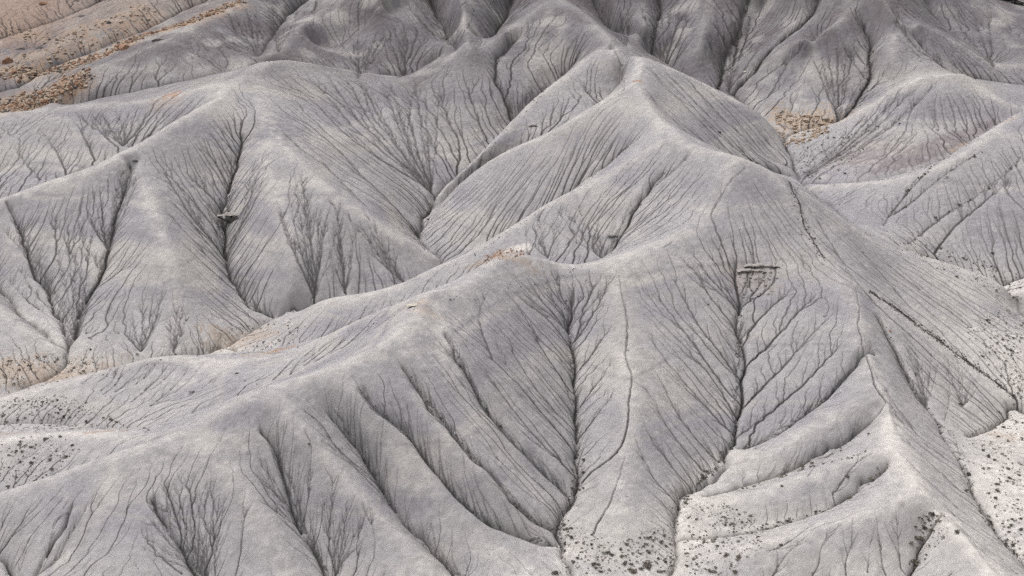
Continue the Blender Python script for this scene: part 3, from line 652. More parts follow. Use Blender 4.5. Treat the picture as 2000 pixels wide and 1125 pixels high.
# ribbons and patches of coloured debris
TLR = [[(0,212),(60,200),(120,172),(160,148)],[(0,145),(60,140),(150,125),(230,95),(300,65),(380,40),(470,5)],[(0,55),(120,80),(200,50),(290,15)],[(30,120),(120,105),(210,75),(300,30)]]
TLRUBBLE = np.clip(band(TLR[:1], 5) + band(TLR[1:2], 3.5) + 0.6 * band(TLR[2:], 4), 0, 1)
upleft = smooth(DIST - 0.55 * XX, 440, 470)
lay(CREAM * np.array([0.74, 0.64, 0.60]), 0.7 * upleft * smooth(XX, -70, -95))
lay(RUST * 1.2, 0.30 * spot(40, 25, 12, 30))
lay(TAN, 0.85 * TLRUBBLE)
lay(RUST, 0.55 * TLRUBBLE * smooth(nA + nD, 0.2, 1.2))
for (u, v, rx, ry, c, a) in [(988,497,3.0,1.2,RUST,0.85),(1010,508,3.5,1.4,TAN,0.5),(935,515,2.6,1.0,TAN,0.45),(545,684,2.6,1.3,RUST,0.75),(520,690,3.5,1.3,TAN,0.6),
                             (336,186,2.0,2.0,RUST*1.2,0.7),(320,200,4,3,TAN,0.35),(1246,157,0.9,0.9,RUST,0.7),(812,592,1.8,0.9,TAN*1.2,0.4),(828,606,2.2,1.2,TAN*1.2,0.3),
                             (1475,545,4.5,3.0,TAN*0.95,0.25),(1012,487,2.8,1.0,PALE,0.85),(480,662,7,3.5,TAN*0.95,0.55),(120,730,12,4,TAN*1.1,0.4),(1960,850,3,2,TAN,0.4),(210,842,3.0,0.8,RUST,0.55),(10,848,3.0,0.8,TAN,0.6),(40,735,9,4,TAN*1.1,0.45),(1580,240,9,5,TAN*1.15,0.75),
                             (1520,225,3,4,TAN,0.7),(455,415,3.5,2.0,CREAM*1.1,0.7),(1000,175,4,6,DUSK,0.5),(790,150,6,3,DUSK,0.4),(510,260,3,3,LILAC*0.85,0.5),
                             (1700,300,9,5,WINE,0.35),(1200,600,4,10,CREAM,0.3),(1560,520,5,4,CREAM*1.05,0.5),(1100,255,5,3,CREAM,0.4),(600,620,7,3,CREAM*1.05,0.5),
                             (1950,690,12,9,PALE,0.6),(1985,560,8,8,PALE*0.95,0.5),(1400,600,8,3,CREAM,0.25),(1180,245,7,5,CREAM,0.35),(1080,130,6,8,CREAM,0.5),
                             (1840,85,9,12,DUSK,0.55),(1890,70,6,10,LILAC*0.8,0.5),(250,360,5,6,LILAC,0.35),(560,260,4,6,LILAC*0.9,0.4),(1960,470,9,6,LILAC*1.1,0.35)]:
    m = spot(u, v, rx, ry)
    if not np.isscalar(m):
        lay(c, a * m)
lay(WINE * np.array([0.86, 0.98, 1.02]), 0.60 * band([[(1960,236),(1900,264),(1830,300),(1760,325),(1690,338)],[(1880,262),(1800,300),(1730,330)]], 3.6))
lay(TAN * 1.1, 0.6 * band([[(1985,228),(1940,250),(1900,275),(1860,295)]], 0.8))
lay(DUSK * 0.75, 0.8 * band([[(1290,480),(1310,470)]], 0.3))
lay(PALE * 0.95, 0.6 * band([[(1735,800),(1760,890),(1800,950),(1860,1010),(1915,1070),(1960,1122)]], 4.5))
lay(DUSK, 0.6 * band([[(1790,60),(1850,100),(1890,130),(1930,128)]], 3.0))
lay(DUSK * 0.9, 0.55 * band([[(560,90),(600,65),(650,40)],[(640,110),(700,80),(740,72)],[(1110,75),(1160,85)]], 2.0))
lay(DUSK, 0.5 * band([[(1340,130),(1400,160),(1430,165)],[(1520,170),(1550,130),(1600,90)]], 3.0))
# dark grit and dead brush in the rills, plus shade painted into their grooves
lay(BLACKISH, np.clip(grit_shade, 0, 1) * 0.94)
col *= (1 + 0.025 * nA + 0.05 * nD + 0.025 * nC)[..., None]
col = np.clip(col, 0.02, 0.8)
print("colours", round(time.time() - T0, 1))

# ------------------------------------------------------------------ materials
def material(name, rgb, rough=0.95, var=0.15, scale=2.0, bump=0.0, bscale=12.0, rgb2=None):
    m = bpy.data.materials.new(name); m.use_nodes = True
    nt = m.node_tree; b = nt.nodes['Principled BSDF']
    b.inputs['Roughness'].default_value = rough; b.inputs['Specular IOR Level'].default_value = 0.15
    tc = nt.nodes.new('ShaderNodeTexCoord'); n = nt.nodes.new('ShaderNodeTexNoise')
    n.inputs['Scale'].default_value = scale; n.inputs['Detail'].default_value = 5
    nt.links.new(tc.outputs['Object'], n.inputs['Vector'])
    r = nt.nodes.new('ShaderNodeValToRGB'); r.color_ramp.elements[0].position = 0.32; r.color_ramp.elements[1].position = 0.68
    a = [c * (1 - var) for c in rgb]; c2 = rgb2 or [min(1, c * (1 + var)) for c in rgb]
    r.color_ramp.elements[0].color = (*a, 1); r.color_ramp.elements[1].color = (*c2, 1)
    nt.links.new(n.outputs['Fac'], r.inputs['Fac']); nt.links.new(r.outputs['Color'], b.inputs['Base Color'])
    if bump:
        n2 = nt.nodes.new('ShaderNodeTexNoise'); n2.inputs['Scale'].default_value = bscale; n2.inputs['Detail'].default_value = 6
        nt.links.new(tc.outputs['Object'], n2.inputs['Vector'])
        bp = nt.nodes.new('ShaderNodeBump'); bp.inputs['Distance'].default_value = bump
        nt.links.new(n2.outputs['Fac'], bp.inputs['Height']); nt.links.new(bp.outputs['Normal'], b.inputs['Normal'])
    return m

def clay_material():
    m = bpy.data.materials.new("popcorn_clay"); m.use_nodes = True
    nt = m.node_tree; N = nt.nodes.new; L = nt.links.new
    b = nt.nodes['Principled BSDF']; b.inputs['Roughness'].default_value = 1.0; b.inputs['Specular IOR Level'].default_value = 0.05
    at_ = N('ShaderNodeAttribute'); at_.attribute_name = 'clay'
    tc = N('ShaderNodeTexCoord')
    n1 = N('ShaderNodeTexNoise'); n1.inputs['Scale'].default_value = 8.0; n1.inputs['Detail'].default_value = 8; n1.inputs['Roughness'].default_value = 0.72
    n2 = N('ShaderNodeTexVoronoi'); n2.inputs['Scale'].default_value = 5.0
    n3 = N('ShaderNodeTexNoise'); n3.inputs['Scale'].default_value = 0.55; n3.inputs['Detail'].default_value = 6
    for n in (n1, n2, n3): L(tc.outputs['Object'], n.inputs['Vector'])
    r1 = N('ShaderNodeMapRange'); r1.inputs[1].default_value = 0.30; r1.inputs[2].default_value = 0.70; r1.inputs[3].default_value = 0.80; r1.inputs[4].default_value = 1.18
    L(n1.outputs['Fac'], r1.inputs[0])
    r3 = N('ShaderNodeMapRange'); r3.inputs[1].default_value = 0.3; r3.inputs[2].default_value = 0.7; r3.inputs[3].default_value = 0.93; r3.inputs[4].default_value = 1.07
    L(n3.outputs['Fac'], r3.inputs[0])
    mu = N('ShaderNodeMath'); mu.operation = 'MULTIPLY'; L(r1.outputs[0], mu.inputs[0]); L(r3.outputs[0], mu.inputs[1])
    mv = N('ShaderNodeVectorMath'); mv.operation = 'SCALE'; L(at_.outputs['Color'], mv.inputs[0]); L(mu.outputs[0], mv.inputs['Scale'])
    L(mv.outputs[0], b.inputs['Base Color'])
    bp = N('ShaderNodeBump'); bp.inputs['Distance'].default_value = 0.13; bp.inputs['Strength'].default_value = 0.9
    ad = N('ShaderNodeMath'); ad.operation = 'ADD'; L(n1.outputs['Fac'], ad.inputs[0])
    ms = N('ShaderNodeMath'); ms.operation = 'MULTIPLY'; ms.inputs[1].default_value = 0.25; L(n2.outputs['Distance'], ms.inputs[0]); L(ms.outputs[0], ad.inputs[1])
    L(ad.outputs[0], bp.inputs['Height']); L(bp.outputs['Normal'], b.inputs['Normal'])
    return m
M_CLAY = clay_material()

# ------------------------------------------------------------------ the ground sheets
zone = np.zeros(shape, np.int8)                                   # 0 hills, 1 wash, 2 mountain slope behind
zone[(blur((flat * lowz > 0.4).astype(np.float32), 9) > 0.5)] = 1
zone[(blur((rear > 0.5).astype(np.float32), 9) > 0.5)] = 2
vid = np.arange(NX * NY, dtype=np.int64).reshape(NY, NX)
quads = np.stack([vid[:-1, :-1], vid[:-1, 1:], vid[1:, 1:], vid[1:, :-1]], -1).reshape(-1, 4)
qz = zone[:-1, :-1].ravel()
XV = XX.ravel(); YV = np.ascontiguousarray(DIST).ravel()

def sheet(name, sel):
    q = quads[sel]
    used = np.unique(q)
    remap = np.full(NX * NY, -1, np.int64); remap[used] = np.arange(len(used))
    q = remap[q]
    co = np.stack([XV[used], YV[used], H.ravel()[used]], -1).astype(np.float32)
    me = bpy.data.meshes.new(name)
    me.vertices.add(len(co)); me.vertices.foreach_set('co', co.ravel())
    n = len(q)
    me.loops.add(4 * n); me.loops.foreach_set('vertex_index', q.astype(np.int32).ravel())
    me.polygons.add(n); me.polygons.foreach_set('loop_start', np.arange(0, 4 * n, 4, dtype=np.int32))
    me.polygons.foreach_set('use_smooth', np.ones(n, bool))
    me.update()
    a = me.attributes.new('clay', 'FLOAT_COLOR', 'POINT')
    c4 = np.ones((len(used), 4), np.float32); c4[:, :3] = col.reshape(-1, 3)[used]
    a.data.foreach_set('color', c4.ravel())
    me.materials.append(M_CLAY)
    o = bpy.data.objects.new(name, me); C.objects.link(o); o['kind'] = 'structure'
    return o
for nm, zi in (('hills', 0), ('wash', 1), ('mountain_slope', 2)):
    sheet(nm, qz == zi)
print("sheets", round(time.time() - T0, 1))

# ------------------------------------------------------------------ land beyond the surveyed hills, coarse
def outskirts():
    step = 12.0
    xs = np.arange(-900, 901, step); ys = np.arange(-300, 1501, step)
    X, Y = np.meshgrid(xs, ys)
    yc = np.clip(Y, YROW[0] + 1, YROW[-1] - 1); lim = PM * (yc + OFF) - 1
    xc = np.clip(X, -lim, lim)
    d = np.hypot(X - xc, Y - yc)
    inside = (d < 0.01)
    g = np.random.default_rng(5)
    hz = np.zeros_like(X)
    for f, a in ((260, 16), (110, 9), (45, 4)):
        Qn = g.standard_normal((int(1801 / f) + 3, int(1801 / f) + 3))
        jy = (Y + 300) / f; ix = (X + 900) / f; j = jy.astype(int); i = ix.astype(int); fy = jy - j; fx = ix - i
        fy = fy * fy * (3 - 2 * fy); fx = fx * fx * (3 - 2 * fx)
        hz += a * ((Qn[j, i] * (1 - fx) + Qn[j, i + 1] * fx) * (1 - fy) + (Qn[j + 1, i] * (1 - fx) + Qn[j + 1, i + 1] * fx) * fy)
    edge = height(xc, yc)
    w = np.clip(d / 160, 0, 1)
    Z = edge * (1 - w) + (np.clip(14 + (Y - 100) * 0.06, 6, 70) + hz) * w
    Z = np.where(inside, edge - 14.0, Z - 1.2 * np.exp(-d / 20))
    co = np.stack([X, Y, Z], -1).reshape(-1, 3).astype(np.float32)
    n1, n2 = X.shape
    v = np.arange(n1 * n2).reshape(n1, n2)
    q = np.stack([v[:-1, :-1], v[:-1, 1:], v[1:, 1:], v[1:, :-1]], -1).reshape(-1, 4)
    gap = inside[:-1, :-1] & inside[:-1, 1:] & inside[1:, 1:] & inside[1:, :-1]
    q = q[~gap.ravel()]
    me = bpy.data.meshes.new('far_hills'); me.from_pydata(co.tolist(), [], q.tolist()); me.update()
    me.polygons.foreach_set('use_smooth', np.ones(len(q), bool))
    a = me.attributes.new('clay', 'FLOAT_COLOR', 'POINT')
    c4 = np.tile(np.array([0.28, 0.26, 0.26, 1.0], np.float32), (n1 * n2, 1)); a.data.foreach_set('color', c4.ravel())
    me.materials.append(M_CLAY)
    o = bpy.data.objects.new('far_hills', me); C.objects.link(o); o['kind'] = 'structure'
outskirts()
bpy.ops.mesh.primitive_plane_add(size=24000, location=(0, 0, -12))
pl = bpy.context.object; pl.name = 'plain'; pl.data.name = 'plain'; pl['kind'] = 'structure'
pl.data.materials.append(material('plain_dust', (0.36, 0.33, 0.31), var=0.1, scale=0.01))

# ------------------------------------------------------------------ helpers for the loose things
def tag(o, label=None, cat=None, group=None, kind=None):
    if label: o['label'] = label
    if cat: o['category'] = cat
    if group: o['group'] = group
    if kind: o['kind'] = kind
    return o

def mesh(name, V, F, mats):
    me = bpy.data.meshes.new(name); me.from_pydata([tuple(v) for v in V], [], [tuple(f) for f in F]); me.update()
    for m in (mats if isinstance(mats, list) else [mats]): me.materials.append(m)
    return me

def link(name, me, loc=(0, 0, 0), parent=None):
    o = bpy.data.objects.new(name, me); C.objects.link(o); o.location = loc
    if parent: o.parent = parent
    return o

ICO_V = []
ph = (1 + 5 ** 0.5) / 2
for a in (-1, 1):
    for b in (-ph, ph):
        ICO_V += [(a, b, 0), (0, a, b), (b, 0, a)]
ICO_V = np.array(ICO_V, float); ICO_V /= np.linalg.norm(ICO_V[0])
def hull_faces(V):
    F = []
    n = len(V)
    for i in range(n):
        for j in range(i + 1, n):
            for k in range(j + 1, n):
                nn = np.cross(V[j] - V[i], V[k] - V[i]); d = (V - V[i]) @ nn
                if (d < 1e-7).all(): F.append((i, j, k))
                elif (d > -1e-7).all(): F.append((i, k, j))
    return F
ICO_F = hull_faces(ICO_V)
def subdiv(V, F):
    V = list(map(np.array, V)); mid = {}; out = []
    def m(a, b):
        key = (min(a, b), max(a, b))
        if key not in mid:
            p = (V[a] + V[b]) / 2; V.append(p / np.linalg.norm(p)); mid[key] = len(V) - 1
        return mid[key]
    for a, b, c in F:
        ab, bc, ca = m(a, b), m(b, c), m(c, a)
        out += [(a, ab, ca), (ab, b, bc), (ca, bc, c), (ab, bc, ca)]
    return np.array(V), out
S1V, S1F = subdiv(ICO_V, ICO_F); S2V, S2F = subdiv(S1V, S1F)

def rock_shape(g, level=2, flatness=0.6):
    """a broken stone: a ball cut by random planes and roughened"""
    V, F = (S2V, S2F) if level == 2 else ((S1V, S1F) if level == 1 else (ICO_V, ICO_F))
    V = V.copy()
    for _ in range(14 if level == 2 else 7):
        n = g.standard_normal(3); n /= np.linalg.norm(n); c = 0.45 + 0.35 * g.random()
        d = V @ n; m = d > c
        V[m] -= np.outer(d[m] - c, n)
    V *= (1 + 0.05 * g.standard_normal((len(V), 1)))
    V *= np.array([1.0, 0.6 + 0.4 * g.random(), flatness * (0.8 + 0.5 * g.random())])
    V[:, 2] -= V[:, 2].min() * 0.55
    return V * 0.62, F

M_TAN = material('tan_sandstone', (0.30, 0.232, 0.178), var=0.25, scale=3, bump=0.05, bscale=9)
M_RUST = material('rusty_sandstone', (0.225, 0.135, 0.092), var=0.3, scale=3, bump=0.05, bscale=9)
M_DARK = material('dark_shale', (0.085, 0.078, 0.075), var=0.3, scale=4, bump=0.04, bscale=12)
M_GREYR = material('grey_mudstone', (0.24, 0.22, 0.21), var=0.2, scale=3, bump=0.05, bscale=9)
M_CREAMR = material('cream_mudstone', (0.36, 0.33, 0.28), var=0.2, scale=1.4, bump=0.08, bscale=5)
M_LEAF = material('saltbush_leaf', (0.12, 0.112, 0.090), var=0.35, scale=9, rgb2=(0.20, 0.185, 0.15))
M_LEAF2 = material('dry_brush', (0.15, 0.125, 0.10), var=0.3, scale=9, rgb2=(0.23, 0.195, 0.165))
M_LEAF3 = material('black_brush', (0.08, 0.075, 0.066), var=0.3, scale=9, rgb2=(0.14, 0.132, 0.118))
M_TWIG = material('twig', (0.10, 0.08, 0.065), var=0.2)

def shrub_shape(g, n, low=False):
    """stems splayed from the root, leaf clusters in an uneven dome one metre wide"""
    V = []; F = []; mi = []
    lobes = [(g.uniform(-.24, .24), g.uniform(-.22, .22), g.uniform(.14, .28), g.uniform(.16, .27)) for _ in range(3 if low else 5)]
    if not low:
        for k in range(9):
            a = g.uniform(0, 6.28); r = g.uniform(.15, .4); h = g.uniform(.2, .42)
            b = len(V); w = .012
            tx, ty = math.cos(a) * r, math.sin(a) * r
            V += [(-w, 0, -.05), (w, 0, -.05), (0, w, -.05), (tx, ty, h)]
            F += [(b, b + 1, b + 3), (b + 1, b + 2, b + 3), (b + 2, b, b + 3)]; mi += [1] * 3
    for k in range(n):
        lx, ly, lz, lr = lobes[int(g.integers(len(lobes)))]
        d = g.standard_normal(3); d /= np.linalg.norm(d); d[2] = abs(d[2]) * 0.9 - 0.12
        rr = lr * g.uniform(.55, 1.1)
        c = np.array([lx, ly, lz]) + d * rr * np.array([1, 1, .85])
        c[2] = max(c[2], 0.01)
        u = g.standard_normal(3); u /= np.linalg.norm(u); w = np.cross(u, g.standard_normal(3)); w /= np.linalg.norm(w)
        s = g.uniform(.035, .075) * (2.2 if low else 1)
        b = len(V)
        V += [c - u * s - w * s * .5, c + u * s - w * s * .4, c + u * s * .8 + w * s * .5, c - u * s * .7 + w * s * .6]
        F.append((b, b + 1, b + 2, b + 3)); mi.append(0)
    return np.array(V, float), F, mi
g0 = np.random.default_rng(3)
SHRUBS = []
for k in range(9):
    V, F, mi = shrub_shape(g0, 170)
    me = mesh('shrub', V, F, [(M_LEAF, M_LEAF2, M_LEAF3)[k % 3], M_TWIG])
    me.polygons.foreach_set('material_index', mi)
    SHRUBS.append(me)

def inside(poly, u, v):
    c = False
    for (x1, y1), (x2, y2) in zip(poly, poly[1:] + poly[:1]):
        if (y1 > v) != (y2 > v) and u < (x2 - x1) * (v - y1) / (y2 - y1) + x1: c = not c
    return c

def sprinkle(poly, n, g):
    """places on the ground of an area, evenly by ground surface seen"""
    us = [p[0] for p in poly]; vs = [p[1] for p in poly]; out = []
    while len(out) < n:
        u = g.uniform(min(us), max(us)); v = g.uniform(min(vs), max(vs))
        if inside(poly, u, v):
            p = ground(u, v)
            if p is not None: out.append((float(p[0]), float(p[1])))
            else: n -= 1
    return out

def along(ln, n, wide, g):
    P = project(ln)
    s = np.r_[0, np.cumsum(np.hypot(*(P[1:] - P[:-1])[:, :2].T))]
    t = g.uniform(0, s[-1], n)
    return [(float(np.interp(a, s, P[:, 0]) + g.normal(0, wide)), float(np.interp(a, s, P[:, 1]) + g.normal(0, wide))) for a in t]

def onland(x, y):
    return float(height(np.array([x]), np.array([y]))[0])

# ------------------------------------------------------------------ shrubs: the 300 that show largest each on its own, the rest as one mass
g = np.random.default_rng(21)
ZONES = [
 ('bottom', [(1098,1015),(1150,1040),(1210,1062),(1310,1020),(1318,1124),(1105,1124)], 85, 0.55, 1.15, 'low dark saltbush on the pale flat between the two gullies at the bottom centre'),
 ('bottom_right', [(1335,975),(1420,985),(1500,1020),(1490,1075),(1420,1124),(1335,1124)], 85, 0.45, 1.0, 'small brown saltbush on the pale slope just right of the bottom centre gully'),
 ('edge', [(1895,850),(2000,790),(2000,1124),(1950,1030)], 75, 0.5, 1.1, 'dark saltbush on the pale bumpy ground along the lower right edge'),
 ('right_wash', [(1880,640),(1960,600),(2000,620),(2000,790),(1935,725)], 85, 0.5, 1.0, 'small saltbush on the white wash right of the stone seamed ridge'),
 ('left_wash', [(0,705),(120,690),(200,700),(215,722),(100,750),(0,772)], 70, 0.45, 0.95, 'small dark saltbush on the tan wash at the left edge behind the low ridge'),
 ('left_low', [(0,782),(100,770),(180,795),(260,835),(180,836),(60,838),(0,848)], 80, 0.45, 0.95, 'small dark saltbush on the pale lower left flat in front of the low ridge'),
 ('mound', [(0,870),(60,850),(130,850),(160,880),(90,935),(0,960)], 45, 0.5, 1.2, 'dark saltbush on the pale mound above the lower left crest'),
 ('cluster', [(1800,1000),(1845,1005),(1855,1040),(1825,1075),(1790,1110),(1775,1060)], 26, 0.6, 1.5, 'dark green saltbush in the cluster on the lower right spur'),
 ('valley', [(1540,270),(1640,250),(1700,280),(1640,335),(1570,350)], 70, 0.5, 1.0, 'tiny dark saltbush on the slope below the upper right rubble patch'),
 ('far_wash', [(1720,470),(1830,480),(2000,540),(2000,600),(1900,560)], 60, 0.5, 1.1, 'dark saltbush scattered over the pale ground at the mid right edge'),
 ('orange', [(440,650),(520,620),(600,640),(560,680),(480,695)], 35, 0.4, 0.8, 'tiny dark saltbush in the narrow wash beside the orange clay patch'),
]
SPOTS = []
for nm, poly, n, a, b, lab in ZONES:
    for x, y in sprinkle(poly, n, g):
        SPOTS.append((nm, x, y, a + (b - a) * g.random() ** 2.2, lab, 'saltbushes ' + {'bottom': 'on the bottom centre flat', 'bottom_right': 'right of the bottom gully', 'edge': 'along the lower right edge',
            'right_wash': 'on the white right wash', 'left_wash': 'on the tan left wash', 'left_low': 'on the lower left flat', 'mound': 'on the left mound', 'cluster': 'of the lower right cluster',
            'valley': 'in the upper right valley', 'far_wash': 'at the mid right edge', 'orange': 'in the narrow orange wash'}[nm]))
LINES = [
 ([(1436,855),(1400,912),(1352,960),(1322,1000)], 34, 0.5, 0.5, 1.1, 'dark brush lining the foot of the right hand main gully', 'brush along the right main gully'),
 ([(1131,920),(1113,985),(1092,1030),(1105,1090)], 26, 0.5, 0.45, 1.0, 'dark brush lining the foot of the left hand main gully', 'brush along the left main gully'),
 ([(1895,925),(1902,972),(1945,1035),(2000,1105)], 50, 0.7, 0.5, 1.1, 'dark brush in the gully between the bottom right crest and the edge', 'brush in the lower right gully'),
 ([(1700,880),(1640,900),(1570,915),(1500,940),(1440,957)], 26, 0.4, 0.4, 0.9, 'brown brush in the fold between the two right hand lobes', 'brush in the upper lobe fold'),
 ([(1740,905),(1700,940),(1650,978),(1570,1010),(1480,1035)], 34, 0.4, 0.4, 1.0, 'dark brush in the lower fold below the rounded right lobe', 'brush in the lower lobe fold'),
 ([(1875,283),(1807,341),(1775,373),(1740,411),(1725,441)], 13, 0.3, 0.6, 1.3, 'dark bush in the upper diagonal rill of the far right slope', 'bushes in the upper diagonal rill'),
 ([(1922,291),(1837,351),(1800,376),(1762,406),(1735,421)], 12, 0.3, 0.6, 1.2, 'dark bush in the second diagonal rill of the far right slope', 'bushes in the second diagonal rill'),
 ([(1997,306),(1945,356),(1890,396),(1837,423),(1805,448),(1772,478)], 18, 0.3, 0.6, 1.4, 'dark bush in the long lower diagonal rill of the far right slope', 'bushes in the long diagonal rill'),
 ([(1775,492),(1810,502),(1850,508)], 26, 0.5, 0.5, 1.0, 'black brush packed in the dark ditch behind the right shoulder', 'brush in the dark ditch'),
 ([(1700,55),(1701,100),(1697,160),(1665,208)], 28, 0.7, 0.6, 1.2, 'dark brush in the gully between the two rear right peaks', 'brush between the rear right peaks'),
 ([(1290,0),(1280,60),(1262,100)], 26, 1.0, 0.6, 1.2, 'dark brush in the pale gully of the rear centre slope', 'brush in the rear centre gully'),
 ([(1468,0),(1440,60),(1412,120),(1405,165)], 26, 1.0, 0.6, 1.2, 'dark brush in the rear gully left of the reddish peak', 'brush in the rear right gully'),
 ([(1130,100),(1095,152),(1045,200),(1000,225)], 26, 0.7, 0.5, 1.0, 'dark brush in the gully behind the upper centre crest', 'brush behind the upper centre crest'),
 ([(500,20),(505,60),(530,100)], 10, 0.7, 0.5, 1.0, 'dark brush in the rear gully behind the left peak', 'brush behind the left peak'),
 ([(1700,240),(1640,290),(1580,330)], 26, 1.2, 0.4, 0.9, 'tiny dark brush on the rilled slope left of the wine red band', 'brush left of the wine red band'),
]
for ln, n, wd, a, b, lab, grp in LINES:
    for x, y in along(ln, n, wd, g):
        SPOTS.append(('line', x, y, a + (b - a) * g.random() ** 2.0, lab, grp))
SINGLES = [
 (1704,938,1.7,'largest dark round bush at the head of the lower right fold'), (1654,934,0.9,'small bush on the light slope left of the largest round bush'),
 (1462,872,1.3,'black bush where the right hand main gully meets the first lobe'), (1140,902,1.1,'lone dark bush tucked beside the left main gully'),
 (1139,926,1.3,'wide dark bush just below the lone bush by the left main gully'), (1788,728,1.1,'dark bush among the rills under the long stone seam'),
 (1875,788,1.3,'widest of the bushes above the pale scalloped slope at right'), (1950,806,1.1,'dark bush at the end of the stone seam'), (1980,789,0.9,'small dark bush at the right edge below the seam end'),
 (177,687,0.9,'lone dark bush on the slope right of the left gully outlet'), (342,692,0.8,'small dark bush on the crest of the low left ridge'), (268,694,1.0,'flat dark bush at the left shoulder of the low left ridge'),
 (463,733,0.9,'small dark bush at the right end of the low ridge slope'), (375,767,1.3,'dark grey bush on the rilled face of the low left ridge'), (603,870,0.6,'speck of dark brush on the large lower left slope'),
 (1085,1121,1.6,'dark bush at the bottom edge left of the gully mouth'), (1265,1108,2.0,'big brown thicket at the bottom edge of the centre flat'), (1235,1118,1.6,'rusty brown bush left of the big thicket at the bottom edge'),
 (1437,1120,1.2,'green bush at the bottom edge right of the centre flat'), (1568,912,1.2,'reddish brown bush in the fold under the first right lobe'), (1585,905,1.2,'dark brown bush right of the reddish one under the first right lobe'),
 (1508,931,0.9,'dark bush at the left end of the upper lobe fold'), (1528,928,0.9,'grey bush second from the left in the upper lobe fold'), (1643,879,0.8,'small bush on the pale rib between the two right folds'),
 (1697,846,0.8,'small dark bush at the top of the upper lobe fold'), (1660,976,1.2,'dark bush halfway down the lower right fold'), (1527,949,0.7,'small grey bush on the slope of the second lobe'),
 (1525,1062,0.9,'dark bush on the pale rill at the bottom right slope'), (1819,1008,1.6,'topmost black bush of the lower right cluster'), (1795,1052,1.9,'largest leafy bush of the lower right cluster'),
 (1785,1098,1.9,'green round bush at the foot of the lower right cluster'), (1868,1038,1.2,'lone grey bush on the crest right of the cluster'), (1935,1010,1.5,'dark wide bush at the bend of the lower right gully'),
 (1650,341,1.3,'black bush on the pale slope left of the wine red band, the larger'), (1601,349,1.1,'black bush by the small scarp at the foot of the right valley'), (1643,309,1.2,'black bush above the wine red band'),
 (1805,341,1.3,'round black bush high in the upper diagonal rill'), (1938,494,1.3,'flat dark bush on the pale ground at the mid right edge'), (1756,241,1.0,'dark bush on the smooth right peak'),
 (1715,248,1.0,'dark bush lower left on the smooth right peak'),
]
for u, v, sz, lab in SINGLES:
    p = ground(u, v)
    if p is not None: SPOTS.append(('one', float(p[0]), float(p[1]), sz, lab, None))
def shows(s):
    return (10 if s[0] == 'one' else 0) + s[3] / s[2] * 100
SPOTS = [s for s in SPOTS if abs(s[1]) < PM * (s[2] + OFF) - 2]
SPOTS.sort(key=shows, reverse=True)
for k, (nm, x, y, sz, lab, grp) in enumerate(SPOTS[:296]):
    kd = 1 if 'brown' in lab or 'rusty' in lab else (0 if 'green' in lab or 'grey' in lab else int(g.choice([0, 2])))
    o = link('shrub', SHRUBS[kd + 3 * int(g.integers(3))], (x, y, onland(x, y) - 0.03 * sz))
    o.rotation_euler = (0, 0, g.uniform(0, 6.28)); o.scale = (sz, sz, sz * g.uniform(.6, .85))
    tag(o, lab, 'shrub', grp)
VV = []; FF = []; nb = 0
LOW = [shrub_shape(g0, 26, True) for _ in range(8)]
rest = [(x, y, sz) for (_, x, y, sz, _, _) in SPOTS[296:]]
for nm, poly, n, a, b, lab in ZONES:                       # tufts between the bushes
    for x, y in sprinkle(poly, int(n * 6), g):
        rest.append((x, y, 0.12 + 0.36 * g.random() ** 2.5))
for x, y, sz in rest:
    V, F, mi = LOW[int(g.integers(8))]
    a = g.uniform(0, 6.28); ca, sa = math.cos(a) * sz, math.sin(a) * sz
    P = np.stack([V[:, 0] * ca - V[:, 1] * sa, V[:, 0] * sa + V[:, 1] * ca, V[:, 2] * sz * .75], 1) + (x, y, onland(x, y) - .02)
    VV.append(P); FF += [tuple(i + nb for i in f) for f in F]; nb += len(P)
o = link('scrub', mesh('scrub', np.concatenate(VV), FF, M_LEAF2)); tag(o, kind='stuff')
o['label'] = 'low dry scrub and tufts scattered over the washes'

# ------------------------------------------------------------------ stones
ROCKS = {}
for nm, m in (('tan', M_TAN), ('rust', M_RUST), ('dark', M_DARK), ('grey', M_GREYR), ('cream', M_CREAMR)):
    ROCKS[nm] = [mesh('boulder', *rock_shape(g0), m) for _ in range(5)]

def boulder(x, y, sz, kind, lab, grp=None, flat=1.0, sink=0.1, rz=None):
    o = link('boulder', ROCKS[kind][int(g.integers(5))], (x, y, onland(x, y) - sink * sz))
    o.rotation_euler = (g.normal(0, .15), g.normal(0, .15), g.uniform(0, 6.28) if rz is None else rz); o.scale = (sz, sz, sz * flat)
    return tag(o, lab, 'boulder', grp)

def stones(name, spots, smin, smax, mat, label):
    VV = []; FF = []; nb = 0
    shapes = [rock_shape(g0, 0, .6) for _ in range(10)]
    for x, y in spots:
        if abs(x) > PM * (y + OFF) - 2 or y > YS1 - 3: continue
        V, F = shapes[int(g.integers(10))]
        sz = smin + (smax - smin) * g.random() ** 3
        a = g.uniform(0, 6.28); ca, sa = math.cos(a) * sz, math.sin(a) * sz
        P = np.stack([V[:, 0] * ca - V[:, 1] * sa, V[:, 0] * sa + V[:, 1] * ca, V[:, 2] * sz], 1) + (x, y, onland(x, y) - .1 * sz)
        VV.append(P); FF += [tuple(i + nb for i in f) for f in F]; nb += len(P)
    o = link(name, mesh(name, np.concatenate(VV), FF, mat)); o['kind'] = 'stuff'; o['label'] = label
    return o
sp = along(TLR[0], 1500, 1.7, g) + along(TLR[1], 900, 1.3, g) + along(TLR[2], 220, 1.6, g) + along(TLR[3], 160, 2.2, g)
stones('rubble', sp, .25, 1.3, M_TAN, 'tan sandstone rubble spread in slanting ribbons at the upper left')
stones('rubble', along(TLR[0], 420, 1.7, g) + along(TLR[1], 330, 1.3, g), .3, 1.5, M_RUST, 'rust brown rubble mixed into the slanting ribbons at the upper left')
